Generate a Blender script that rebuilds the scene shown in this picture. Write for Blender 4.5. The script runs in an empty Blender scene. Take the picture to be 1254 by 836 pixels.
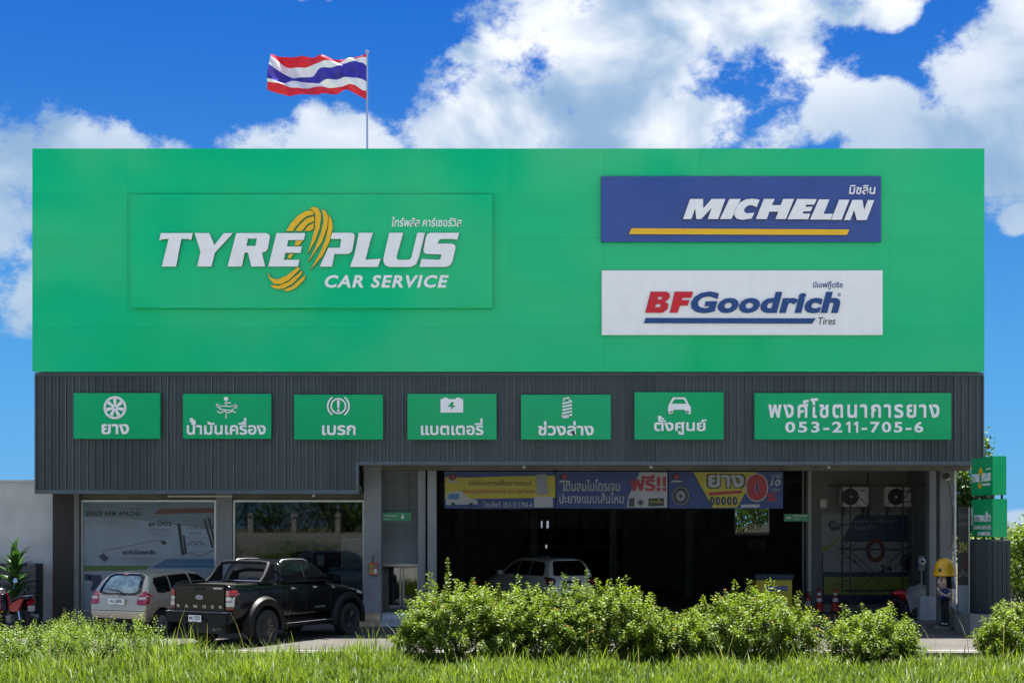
import bpy, bmesh, math, random
import numpy as np
from mathutils import Vector, Matrix, geometry
from mathutils.bvhtree import BVHTree
R = math.radians
rnd = random.Random(7)
sc = bpy.context.scene
C = sc.collection
F = 1633.0; CX = 627.0; HY = 640.0; HC = 2.8
def PX(x, D): return (x - CX) * D / F
def PZ(y, D): return HC + (HY - y) * D / F

# ---------------------------------------------------------------- camera, sky, sun, exposure
cam = bpy.data.cameras.new('camera'); camo = bpy.data.objects.new('camera', cam); C.objects.link(camo)
camo.location = (0, 0, HC); camo.rotation_euler = (R(90), 0, 0)
cam.lens = 36.0 * F / 1254.0; cam.shift_y = (HY - 418.0) / 1254.0; cam.clip_end = 3000; cam.clip_start = .1
sc.camera = camo
sc.view_settings.view_transform = 'Standard'; sc.view_settings.look = 'None'
sc.view_settings.exposure = 1.74; sc.view_settings.gamma = 1
SUN_EL = 74.0; SUN_AZ = 9.0        # azimuth measured from +Y (behind the shop) towards +X
sl = bpy.data.lights.new('sun', 'SUN'); sl.energy = 5.0; sl.angle = R(.5); sl.color = (1, .965, .9)
so = bpy.data.objects.new('sun', sl); C.objects.link(so)
sd = Vector((math.sin(R(SUN_AZ)) * math.cos(R(SUN_EL)), math.cos(R(SUN_AZ)) * math.cos(R(SUN_EL)), math.sin(R(SUN_EL))))
so.rotation_euler = sd.to_track_quat('Z', 'Y').to_euler(); so.location = (0, 60, 60)

world = bpy.data.worlds.new('World'); sc.world = world; world.use_nodes = True
nt = world.node_tree; nt.nodes.clear()
def N(t, tree=None, **kw):
    n = (tree or nt).nodes.new(t)
    for k, v in kw.items(): setattr(n, k, v)
    return n
class G:
    """tiny helper for maths node graphs"""
    def __init__(s, tree): s.t = tree
    def m(s, op, a, b=None, c=None, clamp=False):
        n = s.t.nodes.new('ShaderNodeMath'); n.operation = op; n.use_clamp = clamp
        for i, v in enumerate((a, b, c)):
            if v is None: continue
            if isinstance(v, (int, float)): n.inputs[i].default_value = v
            else: s.t.links.new(v, n.inputs[i])
        return n.outputs[0]
    def mix(s, f, a, b, mode='MIX'):
        n = s.t.nodes.new('ShaderNodeMix'); n.data_type = 'RGBA'; n.blend_type = mode
        for i, v in ((0, f), (6, a), (7, b)):
            if isinstance(v, (int, float)): n.inputs[i].default_value = v
            elif isinstance(v, tuple): n.inputs[i].default_value = v if len(v) == 4 else v + (1,)
            else: s.t.links.new(v, n.inputs[i])
        return n.outputs[2]
    def ss(s, x, a, b):
        n = s.t.nodes.new('ShaderNodeMapRange'); n.interpolation_type = 'SMOOTHSTEP'
        s.t.links.new(x, n.inputs[0]); n.inputs[1].default_value = a; n.inputs[2].default_value = b
        return n.outputs[0]
    def noise(s, vec, scale, detail=8, rough=.55, lac=2.0, dist=0):
        n = s.t.nodes.new('ShaderNodeTexNoise'); n.inputs['Scale'].default_value = scale; n.inputs['Detail'].default_value = detail
        n.inputs['Roughness'].default_value = rough; n.inputs['Lacunarity'].default_value = lac; n.inputs['Distortion'].default_value = dist
        if vec is not None: s.t.links.new(vec, n.inputs['Vector'])
        return n.outputs['Fac']
g = G(nt)
tc = N('ShaderNodeTexCoord'); sep = N('ShaderNodeSeparateXYZ'); nt.links.new(tc.outputs['Generated'], sep.inputs[0])
az = g.m('ARCTAN2', sep.outputs[0], sep.outputs[1]); el = g.m('ARCSINE', sep.outputs[2])
sky = N('ShaderNodeTexSky'); sky.sky_type = 'NISHITA'; sky.sun_disc = False
sky.sun_elevation = R(SUN_EL); sky.sun_rotation = R(SUN_AZ); sky.air_density = 1.0; sky.dust_density = .0; sky.ozone_density = 5.0; sky.altitude = 300
# clouds live at fixed directions of the sky dome
BL = [(810,50,190,85,1),(700,135,150,75,1),(655,35,62,62,1),(915,28,92,66,1),(560,165,70,50,.95),(830,150,110,55,1),(960,60,60,60,.8),
      (400,172,88,34,.9),(380,152,26,26,.9),(470,175,30,14,.7),(40,200,110,55,1),(140,186,64,22,.85),(0,270,62,66,1),(60,330,80,60,.8),
      (1222,78,66,54,1),(1250,30,54,36,.9),(1125,190,66,42,.8),(1215,190,62,56,.85),(1060,130,60,24,.8),(1012,118,30,34,.75),(1090,17,32,18,.8),(1030,18,40,14,.7),
      (1256,266,26,16,.8),(1262,640,36,17,.85),(573,66,24,12,.5),
      (1400,120,140,70,.9),(-160,230,160,80,.9),(300,-120,200,70,.9),(1000,-60,220,60,.9)]
acc = None
for cx, cy, rx, ry, a in BL:
    A = math.atan((cx - CX) / F); E = math.atan((HY - cy) / F * math.cos(A))
    u = g.m('MULTIPLY', g.m('SUBTRACT', az, A), F / rx); v = g.m('MULTIPLY', g.m('SUBTRACT', el, E), F / ry)
    r2 = g.m('ADD', g.m('MULTIPLY', u, u), g.m('MULTIPLY', v, v))
    f = g.m('MULTIPLY', g.m('SUBTRACT', 1.0, g.m('MULTIPLY', r2, .62)), a)
    f = g.m('MAXIMUM', f, -.7)
    acc = f if acc is None else g.m('SMOOTH_MAX', acc, f, .25)
map1 = N('ShaderNodeMapping'); map1.inputs['Scale'].default_value = (1, 1, 1.35); nt.links.new(tc.outputs['Generated'], map1.inputs[0])
n1 = g.noise(map1.outputs[0], 10.5, 14, .66)
n2 = g.noise(map1.outputs[0], 3.2, 4, .5)
# away from the listed clouds a loose field of fair-weather cloud carries on round the dome
far = g.ss(g.m('ABSOLUTE', az), .45, .8); far2 = g.ss(el, .42, .6); fa = g.m('MAXIMUM', far, far2)
gen = g.m('MULTIPLY', g.m('SUBTRACT', n2, .44), 7.0)
base = g.m('ADD', g.m('MULTIPLY', acc, g.m('SUBTRACT', 1.0, fa)), g.m('MULTIPLY', gen, fa))
dens = g.m('ADD', base, g.m('MULTIPLY', g.m('SUBTRACT', n1, .5), 4.2))
mask = g.ss(dens, .0, .60)
# soft modelling inside the clouds
map2 = N('ShaderNodeMapping'); map2.inputs['Scale'].default_value = (1, 1, 1.5); map2.inputs['Location'].default_value = (.0, 0, .025); nt.links.new(tc.outputs['Generated'], map2.inputs[0])
n3 = g.noise(map2.outputs[0], 7.5, 9, .5, dist=.3)
light = g.ss(n3, .38, .58)
low = g.ss(g.m('ADD', el, g.m('MULTIPLY', n2, .3)), .36, .50)
light = g.m('MULTIPLY', light, g.m('ADD', .25, g.m('MULTIPLY', low, .75)))
ccol = g.mix(light, (.20, .31, .46), (.72, .735, .75))
scale = N('ShaderNodeVectorMath', operation='SCALE'); scale.inputs['Scale'].default_value = .1
nt.links.new(sky.outputs[0], scale.inputs[0])
hs = N('ShaderNodeHueSaturation'); hs.inputs['Saturation'].default_value = 1.3; hs.inputs['Value'].default_value = 1.0; nt.links.new(scale.outputs[0], hs.inputs['Color'])
hgrad = g.mix(g.ss(el, .0, .42), (.058, .25, .50), (.008, .088, .40))
blue = g.mix(.93, hs.outputs[0], hgrad)
ccol2 = g.mix(1.0, ccol, (.95, .95, .95), 'MULTIPLY')
final = g.mix(g.m('MULTIPLY', mask, .97), blue, ccol2)
bgn = N('ShaderNodeBackground'); mul = N('ShaderNodeVectorMath', operation='SCALE'); mul.inputs['Scale'].default_value = 10.0
nt.links.new(final, mul.inputs[0]); nt.links.new(mul.outputs[0], bgn.inputs['Color']); bgn.inputs['Strength'].default_value = .049
nt.links.new(bgn.outputs[0], N('ShaderNodeOutputWorld').inputs[0])
world.cycles.sampling_method = 'MANUAL'; world.cycles.sample_map_resolution = 512

# ---------------------------------------------------------------- materials
def mat(name, col, rough=.6, metal=0, var=.12, vscale=3.0, bump=0, bscale=40, coat=0, spec=.5, emit=None, dirt=0, stretch=None, gloss_var=0):
    m = bpy.data.materials.new(name); m.use_nodes = True; t = m.node_tree; b = t.nodes['Principled BSDF']; q = G(t)
    b.inputs['Roughness'].default_value = rough; b.inputs['Metallic'].default_value = metal
    b.inputs['Coat Weight'].default_value = coat; b.inputs['Specular IOR Level'].default_value = spec; b.inputs['Coat Roughness'].default_value = .04
    co = t.nodes.new('ShaderNodeTexCoord'); mp = t.nodes.new('ShaderNodeMapping'); t.links.new(co.outputs['Object'], mp.inputs[0])
    if stretch: mp.inputs['Scale'].default_value = stretch
    c = (col[0], col[1], col[2], 1)
    n = q.noise(mp.outputs[0], vscale, 6, .6)
    f = q.ss(n, .3, .7)
    dk = tuple(x * (1 - var) for x in col); lt = tuple(min(1, x * (1 + var)) for x in col)
    out = q.mix(f, dk, lt)
    if dirt:
        n2 = q.noise(mp.outputs[0], vscale * .45, 10, .68)
        out = q.mix(q.m('MULTIPLY', q.ss(n2, .48, .75), dirt), out, tuple(x * .45 for x in col))
    t.links.new(out, b.inputs['Base Color'])
    if gloss_var:
        t.links.new(q.m('ADD', rough, q.m('MULTIPLY', n, gloss_var)), b.inputs['Roughness'])
    if bump:
        bn = t.nodes.new('ShaderNodeBump'); bn.inputs['Strength'].default_value = bump; bn.inputs['Distance'].default_value = .01
        t.links.new(q.noise(mp.outputs[0], bscale, 5, .6), bn.inputs['Height']); t.links.new(bn.outputs[0], b.inputs['Normal'])
    if emit:
        b.inputs['Emission Color'].default_value = emit[0] + (1,); b.inputs['Emission Strength'].default_value = emit[1]
    return m
def glass(name, tint, rough=.02, alpha_trans=.0):
    m = bpy.data.materials.new(name); m.use_nodes = True; t = m.node_tree; t.nodes.clear(); q = G(t)
    fr = t.nodes.new('ShaderNodeFresnel'); fr.inputs[0].default_value = 1.6
    gl = t.nodes.new('ShaderNodeBsdfGlossy'); gl.inputs['Roughness'].default_value = rough
    tr = t.nodes.new('ShaderNodeBsdfTransparent'); tr.inputs[0].default_value = tint + (1,)
    mx = t.nodes.new('ShaderNodeMixShader'); t.links.new(q.m('ADD', q.m('MULTIPLY', fr.outputs[0], 1.0), .0), mx.inputs[0]); t.links.new(tr.outputs[0], mx.inputs[1]); t.links.new(gl.outputs[0], mx.inputs[2])
    t.links.new(mx.outputs[0], t.nodes.new('ShaderNodeOutputMaterial').inputs[0]); return m
def leafmat(name, dark, light, trans=.35, rough=.45):
    m = bpy.data.materials.new(name); m.use_nodes = True; t = m.node_tree; b = t.nodes['Principled BSDF']; q = G(t)
    at = t.nodes.new('ShaderNodeAttribute'); at.attribute_name = 'tint'
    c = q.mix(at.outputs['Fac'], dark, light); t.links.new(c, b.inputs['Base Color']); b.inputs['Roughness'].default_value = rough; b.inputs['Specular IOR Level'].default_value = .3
    tl = t.nodes.new('ShaderNodeBsdfTranslucent'); c2 = q.mix(1.0, c, (1.0, 1.0, .45), 'MULTIPLY'); t.links.new(q.mix(1.0, c2, (1.7, 1.7, 1.7), 'MULTIPLY'), tl.inputs[0])
    mx = t.nodes.new('ShaderNodeMixShader'); mx.inputs[0].default_value = trans
    t.links.new(b.outputs[0], mx.inputs[1]); t.links.new(tl.outputs[0], mx.inputs[2]); t.links.new(mx.outputs[0], t.nodes['Material Output'].inputs[0]); return m
M = {}
M['green'] = mat('green_panel', (.001, .53, .19), .04, spec=.65, var=.04, vscale=.6, coat=.0, gloss_var=.05, dirt=.06)
M['green_sign'] = mat('green_sign', (.002, .40, .135), .12, var=.04, vscale=1.2, gloss_var=.06)
M['green_deep'] = mat('green_deep', (.004, .24, .09), .25, var=.05)
M['letter'] = mat('letter_white', (.86, .86, .87), .3, var=.03)
M['yellow'] = mat('yellow_letter', (.86, .50, .012), .3, var=.05)
M['navy'] = mat('navy_sign', (.035, .075, .29), .07, var=.06, vscale=.8, gloss_var=.06)
M['white_sign'] = mat('white_sign', (.88, .88, .88), .25, var=.03)
M['red'] = mat('red_letter', (.62, .012, .022), .3, var=.05)
M['blue'] = mat('blue_letter', (.015, .06, .22), .3, var=.05)
M['edge'] = mat('sign_edge', (.10, .09, .08), .4, metal=.3)
M['dark_clad'] = mat('dark_cladding', (.034, .050, .054), .42, metal=.0, var=.16, vscale=1.2, dirt=.3, stretch=(1, 1, .25), gloss_var=.15)
M['flash'] = mat('trim_and_rib_glint', (.062, .088, .102), .4, var=.12, vscale=2)
M['soffit'] = mat('soffit_concrete', (.11, .105, .09), .8, var=.25, vscale=1.5, dirt=.5)
M['paint'] = mat('grey_painted_wall', (.15, .153, .145), .7, var=.08, vscale=1.2, bump=.15, dirt=.25)
M['paint_w'] = mat('white_painted_wall', (.20, .205, .20), .65, var=.08, vscale=1.3, bump=.12, dirt=.25)
M['brownwall'] = mat('dark_brown_wall', (.036, .031, .027), .75, var=.25, vscale=1.1, bump=.3, dirt=.4, stretch=(1, 1, .3))
M['concwall'] = mat('weathered_concrete', (.52, .52, .505), .85, var=.10, vscale=1.0, bump=.4, dirt=.35)
M['conc_dark'] = mat('roof_concrete', (.16, .16, .155), .85, var=.2)
M['garage'] = mat('garage_wall', (.13, .12, .11), .85, var=.3, vscale=1.5, dirt=.4)
M['garage_floor'] = mat('garage_floor', (.10, .095, .085), .30, var=.3, vscale=1.0, dirt=.4, gloss_var=.3)
M['alu'] = mat('aluminium', (.42, .42, .42), .35, metal=.7, var=.06)
M['shutter'] = mat('shutter_metal', (.30, .325, .335), .45, metal=.3, var=.12, vscale=3, dirt=.3)
M['post'] = mat('steel_post', (.20, .205, .20), .5, metal=.1, var=.1, dirt=.3, stretch=(1, 1, .3))
M['black'] = mat('black_plastic', (.012, .012, .013), .45, var=.2)
M['rubber'] = mat('tyre_rubber', (.018, .018, .018), .8, var=.2, bump=.3, bscale=80)
M['chrome'] = mat('chrome', (.62, .63, .65), .16, metal=1, var=.04)
M['steel'] = mat('rusty_steel', (.045, .040, .036), .65, metal=.3, var=.3, vscale=6, dirt=.5)
M['red_p'] = mat('red_paint', (.45, .012, .015), .3, var=.1, coat=.4)
M['cone'] = mat('cone_orange', (.55, .035, .02), .5, var=.1)
M['whitep'] = mat('white_plastic', (.50, .50, .48), .45, var=.06, dirt=.15)
M['tile_tan'] = mat('tan_tile', (.42, .33, .22), .35, var=.15, vscale=5, dirt=.3)
M['tile_blue'] = mat('pale_tile', (.36, .42, .46), .35, var=.12, vscale=5, dirt=.3)
M['road_white'] = mat('road_paint', (.30, .30, .28), .7, var=.2, vscale=6, dirt=.6)
M['carblack'] = mat('black_car_paint', (.0025, .0025, .003), .22, var=.1, coat=.25, spec=.25)
M['carsilver'] = mat('champagne_car_paint', (.56, .465, .35), .30, metal=.35, var=.03, coat=.8)
M['carwhite'] = mat('white_car_paint', (.80, .80, .78), .3, var=.03, coat=.8)
M['cglass'] = mat('dark_car_glass', (.004, .0045, .005), .06, var=.1, coat=0, spec=.45)
M['reargl'] = mat('hazed_rear_glass', (.30, .37, .34), .25, var=.45, vscale=5, coat=.8)
M['lampred'] = mat('lamp_red', (.42, .006, .022), .12, var=.1, coat=1)
M['lampclear'] = mat('lamp_clear', (.62, .55, .52), .1, var=.1, coat=1)
M['rim'] = mat('dark_rim', (.03, .03, .032), .3, metal=.6, var=.1)
M['rimhi'] = mat('machined_rim_edge', (.45, .45, .46), .22, metal=1, var=.1)
M['arch'] = mat('matte_arch_plastic', (.007, .007, .0075), .5, var=.15, spec=.3)
M['skin'] = mat('painted_skin', (.75, .56, .42), .4, var=.05)
M['hair'] = mat('painted_black_hair', (.010, .010, .012), .3, var=.1)
M['helmet'] = mat('yellow_helmet', (.88, .46, .015), .32, var=.08, vscale=8, dirt=.15)
M['shirt'] = mat('blue_shirt', (.010, .045, .20), .4, var=.1)
M['trouser'] = mat('black_trousers', (.010, .011, .016), .4, var=.1)
M['pink'] = mat('pink_cheek', (.65, .18, .2), .4)
M['cloth'] = mat('grey_tarp', (.22, .21, .19), .85, var=.25, vscale=5, bump=.5, bscale=12)
M['soil'] = mat('dry_soil', (.07, .05, .035), .95, var=.4, vscale=8, bump=.8)
M['bark'] = mat('bark', (.09, .07, .05), .9, var=.4, vscale=8, bump=.8)
M['b_blue'] = mat('banner_blue', (.009, .026, .10), .55, var=.1, vscale=2)
M['b_yel'] = mat('banner_yellow', (.28, .23, .01), .55, var=.1, vscale=2)
M['b_white'] = mat('banner_white', (.24, .24, .23), .55, var=.1, vscale=2)
M['b_red'] = mat('banner_red', (.22, .008, .012), .55, var=.1)
M['b_black'] = mat('banner_black', (.012, .012, .012), .55, var=.1)
M['p_pale'] = mat('poster_pale', (.17, .225, .26), .35, var=.1, vscale=1.2)
M['p_pale2'] = mat('poster_pale_top', (.085, .125, .150), .35, var=.2, vscale=.8)
M['p_blue'] = mat('poster_blue', (.02, .09, .17), .4, var=.1)
M['p_navy'] = mat('poster_navy', (.006, .018, .055), .4, var=.1)
M['p_green'] = mat('poster_green', (.05, .11, .025), .4, var=.1)
M['p_yel'] = mat('poster_yellow', (.20, .20, .02), .4, var=.1)
M['p_ink'] = mat('poster_ink', (.010, .012, .016), .45, var=.1)
M['p_grey'] = mat('poster_grey_ink', (.13, .14, .15), .45, var=.1)
M['p_red'] = mat('poster_red', (.09, .012, .010), .4, var=.1)
M['glass'] = glass('shop_glass', (.75, .78, .76))
M['fl_red'] = mat('flag_red', (.72, .010, .03), .6, var=.15, vscale=4)
M['fl_white'] = mat('flag_white', (.82, .82, .88), .6, var=.05)
M['fl_blue'] = mat('flag_blue', (.030, .025, .36), .6, var=.25, vscale=4)
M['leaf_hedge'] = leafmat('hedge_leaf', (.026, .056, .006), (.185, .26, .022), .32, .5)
M['leaf_weed'] = leafmat('weed_leaf', (.045, .10, .010), (.18, .27, .028), .32)
M['leaf_tree'] = leafmat('tree_leaf', (.020, .055, .010), (.10, .19, .025), .25)
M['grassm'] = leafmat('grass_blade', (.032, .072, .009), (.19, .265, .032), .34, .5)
M['leaf_big'] = leafmat('broad_leaf', (.018, .060, .012), (.05, .13, .02), .2, .3)
M['drygrass'] = leafmat('dry_stalk', (.22, .19, .09), (.4, .36, .2), .3)
M['flower'] = mat('orange_flower', (.75, .22, .03), .6, var=.3, vscale=20)
M['asphalt'] = mat('asphalt', (.064, .058, .049), .85, var=.2, vscale=.9, bump=.4, bscale=60, dirt=.5)
M['counter_y'] = mat('counter_yellow', (.50, .40, .02), .45, var=.06)
M['return'] = mat('letter_return', (.16, .12, .07), .45, var=.1)  # brown letter sides, darkened to stand in for edge shadow
M['rib_light'] = mat('rib_edge_glint', (.11, .14, .155), .35, var=.15, vscale=2)  # lighter colour that paints in the glint along the ribs
M['kerbm'] = mat('dusty_kerb', (.13, .125, .11), .9, var=.2, dirt=.4)
M['plinth'] = mat('pale_block', (.33, .345, .36), .7, var=.08, dirt=.2)
M['street'] = mat('bounce_road_concrete', (.40, .39, .36), .85, var=.1, vscale=.5, bump=.3, dirt=.25)
M['ground'] = mat('earth', (.075, .075, .035), .95, var=.4, vscale=1.5, bump=.8)

# ---------------------------------------------------------------- object helpers
def finish(o, label=None, cat=None, group=None, kind=None):
    if label: o['label'] = label
    if cat: o['category'] = cat
    if group: o['group'] = group
    if kind: o['kind'] = kind
    return o
def thing(name, label, cat, loc=(0, 0, 0), rot=0, group=None):
    o = bpy.data.objects.new(name, None); C.objects.link(o); o.location = loc; o.rotation_euler = (0, 0, rot); o.empty_display_size = .3
    return finish(o, label, cat, group)
def link(name, me, parent=None, world_coords=True):
    o = bpy.data.objects.new(name, me); C.objects.link(o)
    if parent:
        o.parent = parent
        if world_coords:
            w = Vector((0, 0, 0)); p = parent
            while p: w += p.location; p = p.parent
            me.transform(Matrix.Translation(-w))
    return o
class MB:
    def __init__(s): s.v = []; s.f = []; s.m = []
    def add(s, vs, fs, mi=0):
        b = len(s.v); s.v += [tuple(x) for x in vs]; s.f += [tuple(i + b for i in f) for f in fs]; s.m += [mi] * len(fs); return s
    def box(s, x0, x1, y0, y1, z0, z1, mi=0, mx=None):
        vs = [Vector((x, y, z)) for x in (x0, x1) for y in (y0, y1) for z in (z0, z1)]
        if mx: vs = [mx @ v for v in vs]
        return s.add(vs, [(0, 1, 3, 2), (4, 6, 7, 5), (0, 4, 5, 1), (2, 3, 7, 6), (0, 2, 6, 4), (1, 5, 7, 3)], mi)
    def bar(s, a, b, w, d=None, mi=0, up=(0, 0, 1)):
        a = Vector(a); b = Vector(b); d = d or w; t = (b - a); L = t.length
        if L < 1e-6: return s
        q = t.to_track_quat('X', 'Z'); mx = Matrix.Translation(a) @ q.to_matrix().to_4x4()
        return s.box(0, L, -w / 2, w / 2, -d / 2, d / 2, mi, mx)
    def tube(s, pts, r, n=8, mi=0, caps=True, closed=False):
        pts = [Vector(p) for p in pts]; rs = r if isinstance(r, (list, tuple)) else [r] * len(pts)
        vs = []; fs = []; k = len(pts); pu = None
        for i, p in enumerate(pts):
            t = (pts[min(i + 1, k - 1)] - pts[max(i - 1, 0)])
            if closed: t = pts[(i + 1) % k] - pts[i - 1]
            t.normalize()
            if pu is None: pu = t.orthogonal().normalized()
            u = (pu - t * pu.dot(t)).normalized(); pu = u; w = t.cross(u)
            for j in range(n):
                a = 2 * math.pi * j / n; vs.append(p + (u * math.cos(a) + w * math.sin(a)) * rs[i])
        for i in range(k if closed else k - 1):
            i2 = (i + 1) % k
            for j in range(n): fs.append((i * n + j, i * n + (j + 1) % n, i2 * n + (j + 1) % n, i2 * n + j))
        if caps and not closed: fs += [tuple(range(n))[::-1], tuple((k - 1) * n + j for j in range(n))]
        return s.add(vs, fs, mi)
    def lathe(s, prof, mx=None, n=24, mi=0, mis=None):
        """prof: (r,h) along local Z"""
        vs = []; fs = []; k = len(prof)
        for r, h in prof:
            for j in range(n):
                a = 2 * math.pi * j / n; v = Vector((r * math.cos(a), r * math.sin(a), h)); vs.append(mx @ v if mx else v)
        for i in range(k - 1):
            for j in range(n): fs.append((i * n + j, i * n + (j + 1) % n, (i + 1) * n + (j + 1) % n, (i + 1) * n + j))
        if prof[0][0] > 1e-4: fs.append(tuple(range(n))[::-1])
        if prof[-1][0] > 1e-4: fs.append(tuple((k - 1) * n + j for j in range(n)))
        return s.add(vs, fs, mi)
    def prism(s, poly, y0, y1, holes=(), mi=0, axis='Y', mx=None):
        """poly in the XZ plane, extruded from y0 (front) to y1 (back)"""
        loops = [list(poly)] + [list(h) for h in holes]
        v2 = [p for lp in loops for p in lp]
        tri = geometry.tessellate_polygon([[Vector((p[0], p[1], 0)) for p in lp] for lp in loops])
        vs = [Vector((p[0], y0, p[1])) for p in v2] + [Vector((p[0], y1, p[1])) for p in v2]
        n = len(v2); fs = []
        for t in tri: fs.append(tuple(t)); fs.append(tuple(i + n for i in reversed(t)))
        o = 0
        for lp in loops:
            k = len(lp)
            for i in range(k): a = o + i; b = o + (i + 1) % k; fs.append((a, b, b + n, a + n))
            o += k
        s.nside = o
        if mx: vs = [mx @ v for v in vs]
        return s.add(vs, fs, mi)
    def mesh(s, name, mats, smooth=False, recalc=True):
        me = bpy.data.meshes.new(name); me.from_pydata(s.v, [], s.f)
        for m in (mats if isinstance(mats, (list, tuple)) else [mats]): me.materials.append(m)
        me.polygons.foreach_set('material_index', s.m)
        if recalc:
            bm = bmesh.new(); bm.from_mesh(me); bmesh.ops.recalc_face_normals(bm, faces=bm.faces); bm.to_mesh(me); bm.free()
        if smooth:
            me.polygons.foreach_set('use_smooth', [True] * len(me.polygons)); smooth_angle(me)
        me.update(); return me
    def build(s, name, mats, parent=None, world_coords=True, smooth=False, bevel=0):
        me = s.mesh(name, mats, smooth)
        if bevel: bevel_mesh(me, bevel)
        return link(name, me, parent, world_coords)
def smooth_angle(me, ang=40):
    bm = bmesh.new(); bm.from_mesh(me); c = R(ang)
    for e in bm.edges: e.smooth = not (len(e.link_faces) == 2 and e.calc_face_angle(9) > c) if len(e.link_faces) == 2 else False
    bm.to_mesh(me); bm.free()
def bevel_mesh(me, w, seg=2):
    bm = bmesh.new(); bm.from_mesh(me); bmesh.ops.remove_doubles(bm, verts=bm.verts, dist=1e-5)
    es = [e for e in bm.edges if len(e.link_faces) == 2 and e.calc_face_angle(0) > R(30)]
    try: bmesh.ops.bevel(bm, geom=es, offset=w, segments=seg, affect='EDGES', clamp_overlap=True)
    except Exception: pass
    bm.to_mesh(me); bm.free(); me.update()
def bake(me, mods, name='mesh'):
    o = bpy.data.objects.new('tmp', me); C.objects.link(o)
    extra = mods(o) or []
    bpy.context.view_layer.update(); dg = bpy.context.evaluated_depsgraph_get(); dg.update()
    out = bpy.data.meshes.new_from_object(o.evaluated_get(dg)); out.name = name
    bpy.data.objects.remove(o)
    for e in extra: bpy.data.objects.remove(e)
    return out
def clone(o, parent=None, loc=None, rot=None, label=None):
    c = o.copy(); C.objects.link(c); c.parent = parent
    if loc is not None: c.location = loc
    if rot is not None: c.rotation_euler = (0, 0, rot)
    if label: c['label'] = label
    for ch in list(o.children): clone(ch, c)
    return c
Yp = lambda pts, D: [(PX(x, D), PZ(y, D)) for x, y in pts]   # photo outline -> metres on the plane at depth D

# text: every letter (a Thai consonant with its marks) comes out as a mesh of its own
_tc = {}
def _tmesh(t, off=0.0):
    k = (t, off)
    if k not in _tc:
        cu = bpy.data.curves.new('t', 'FONT'); cu.body = t; cu.size = 1; cu.offset = off; cu.resolution_u = 3
        o = bpy.data.objects.new('t', cu); C.objects.link(o); bpy.context.view_layer.update()
        me = bpy.data.meshes.new_from_object(o.evaluated_get(bpy.context.evaluated_depsgraph_get()))
        bpy.data.objects.remove(o); bpy.data.curves.remove(cu)
        v = np.empty(len(me.vertices) * 3); me.vertices.foreach_get('co', v); v = v.reshape(-1, 3)[:, :2].copy()
        fs = [tuple(p.vertices) for p in me.polygons]
        # boundary edges for the sides
        from collections import Counter
        cnt = Counter(); 
        for f in fs:
            for i in range(len(f)): cnt[tuple(sorted((f[i], f[(i + 1) % len(f)])))] += 1
        be = [(f[i], f[(i + 1) % len(f)]) for f in fs for i in range(len(f)) if cnt[tuple(sorted((f[i], f[(i + 1) % len(f)])))] == 1]
        bpy.data.meshes.remove(me); _tc[k] = (v, fs, be)
    return _tc[k]
UP = 'ัิีึื็'; LO = 'ุู'; TONE = '่้๊๋์'; MARKS = UP + LO + TONE + 'ํ'
def _pen(prefix):
    if not prefix: return 0.0
    return _tmesh(prefix + 'l')[0][:, 0].max() - _tmesh('l')[0][:, 0].max()
def _glyphs(txt, track=0.0):
    """list of clusters, each a list of (verts, faces, boundary)"""
    out = []; i = 0; pre = ''; x = 0
    while i < len(txt):
        cl = txt[i]; j = i + 1
        while j < len(txt) and txt[j] in MARKS: cl += txt[j]; j += 1
        if cl.strip():
            parts = []; base = cl[0]
            v, f, b = _tmesh(base); p = _pen(pre) + x; pp = _pen(base)
            if len(v): parts.append((v + [p, 0], f, b))
            for ch in cl[1:]:
                up = .17 if ch in TONE and (any(u in cl for u in UP) or (j < len(txt) and txt[j] == 'ำ')) else 0
                v2, f2, b2 = _tmesh(ch)
                if len(v2): parts.append((v2 + [p + pp, up], f2, b2))
            out.append(parts)
        pre += cl; x += track; i = j
    return out
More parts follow.
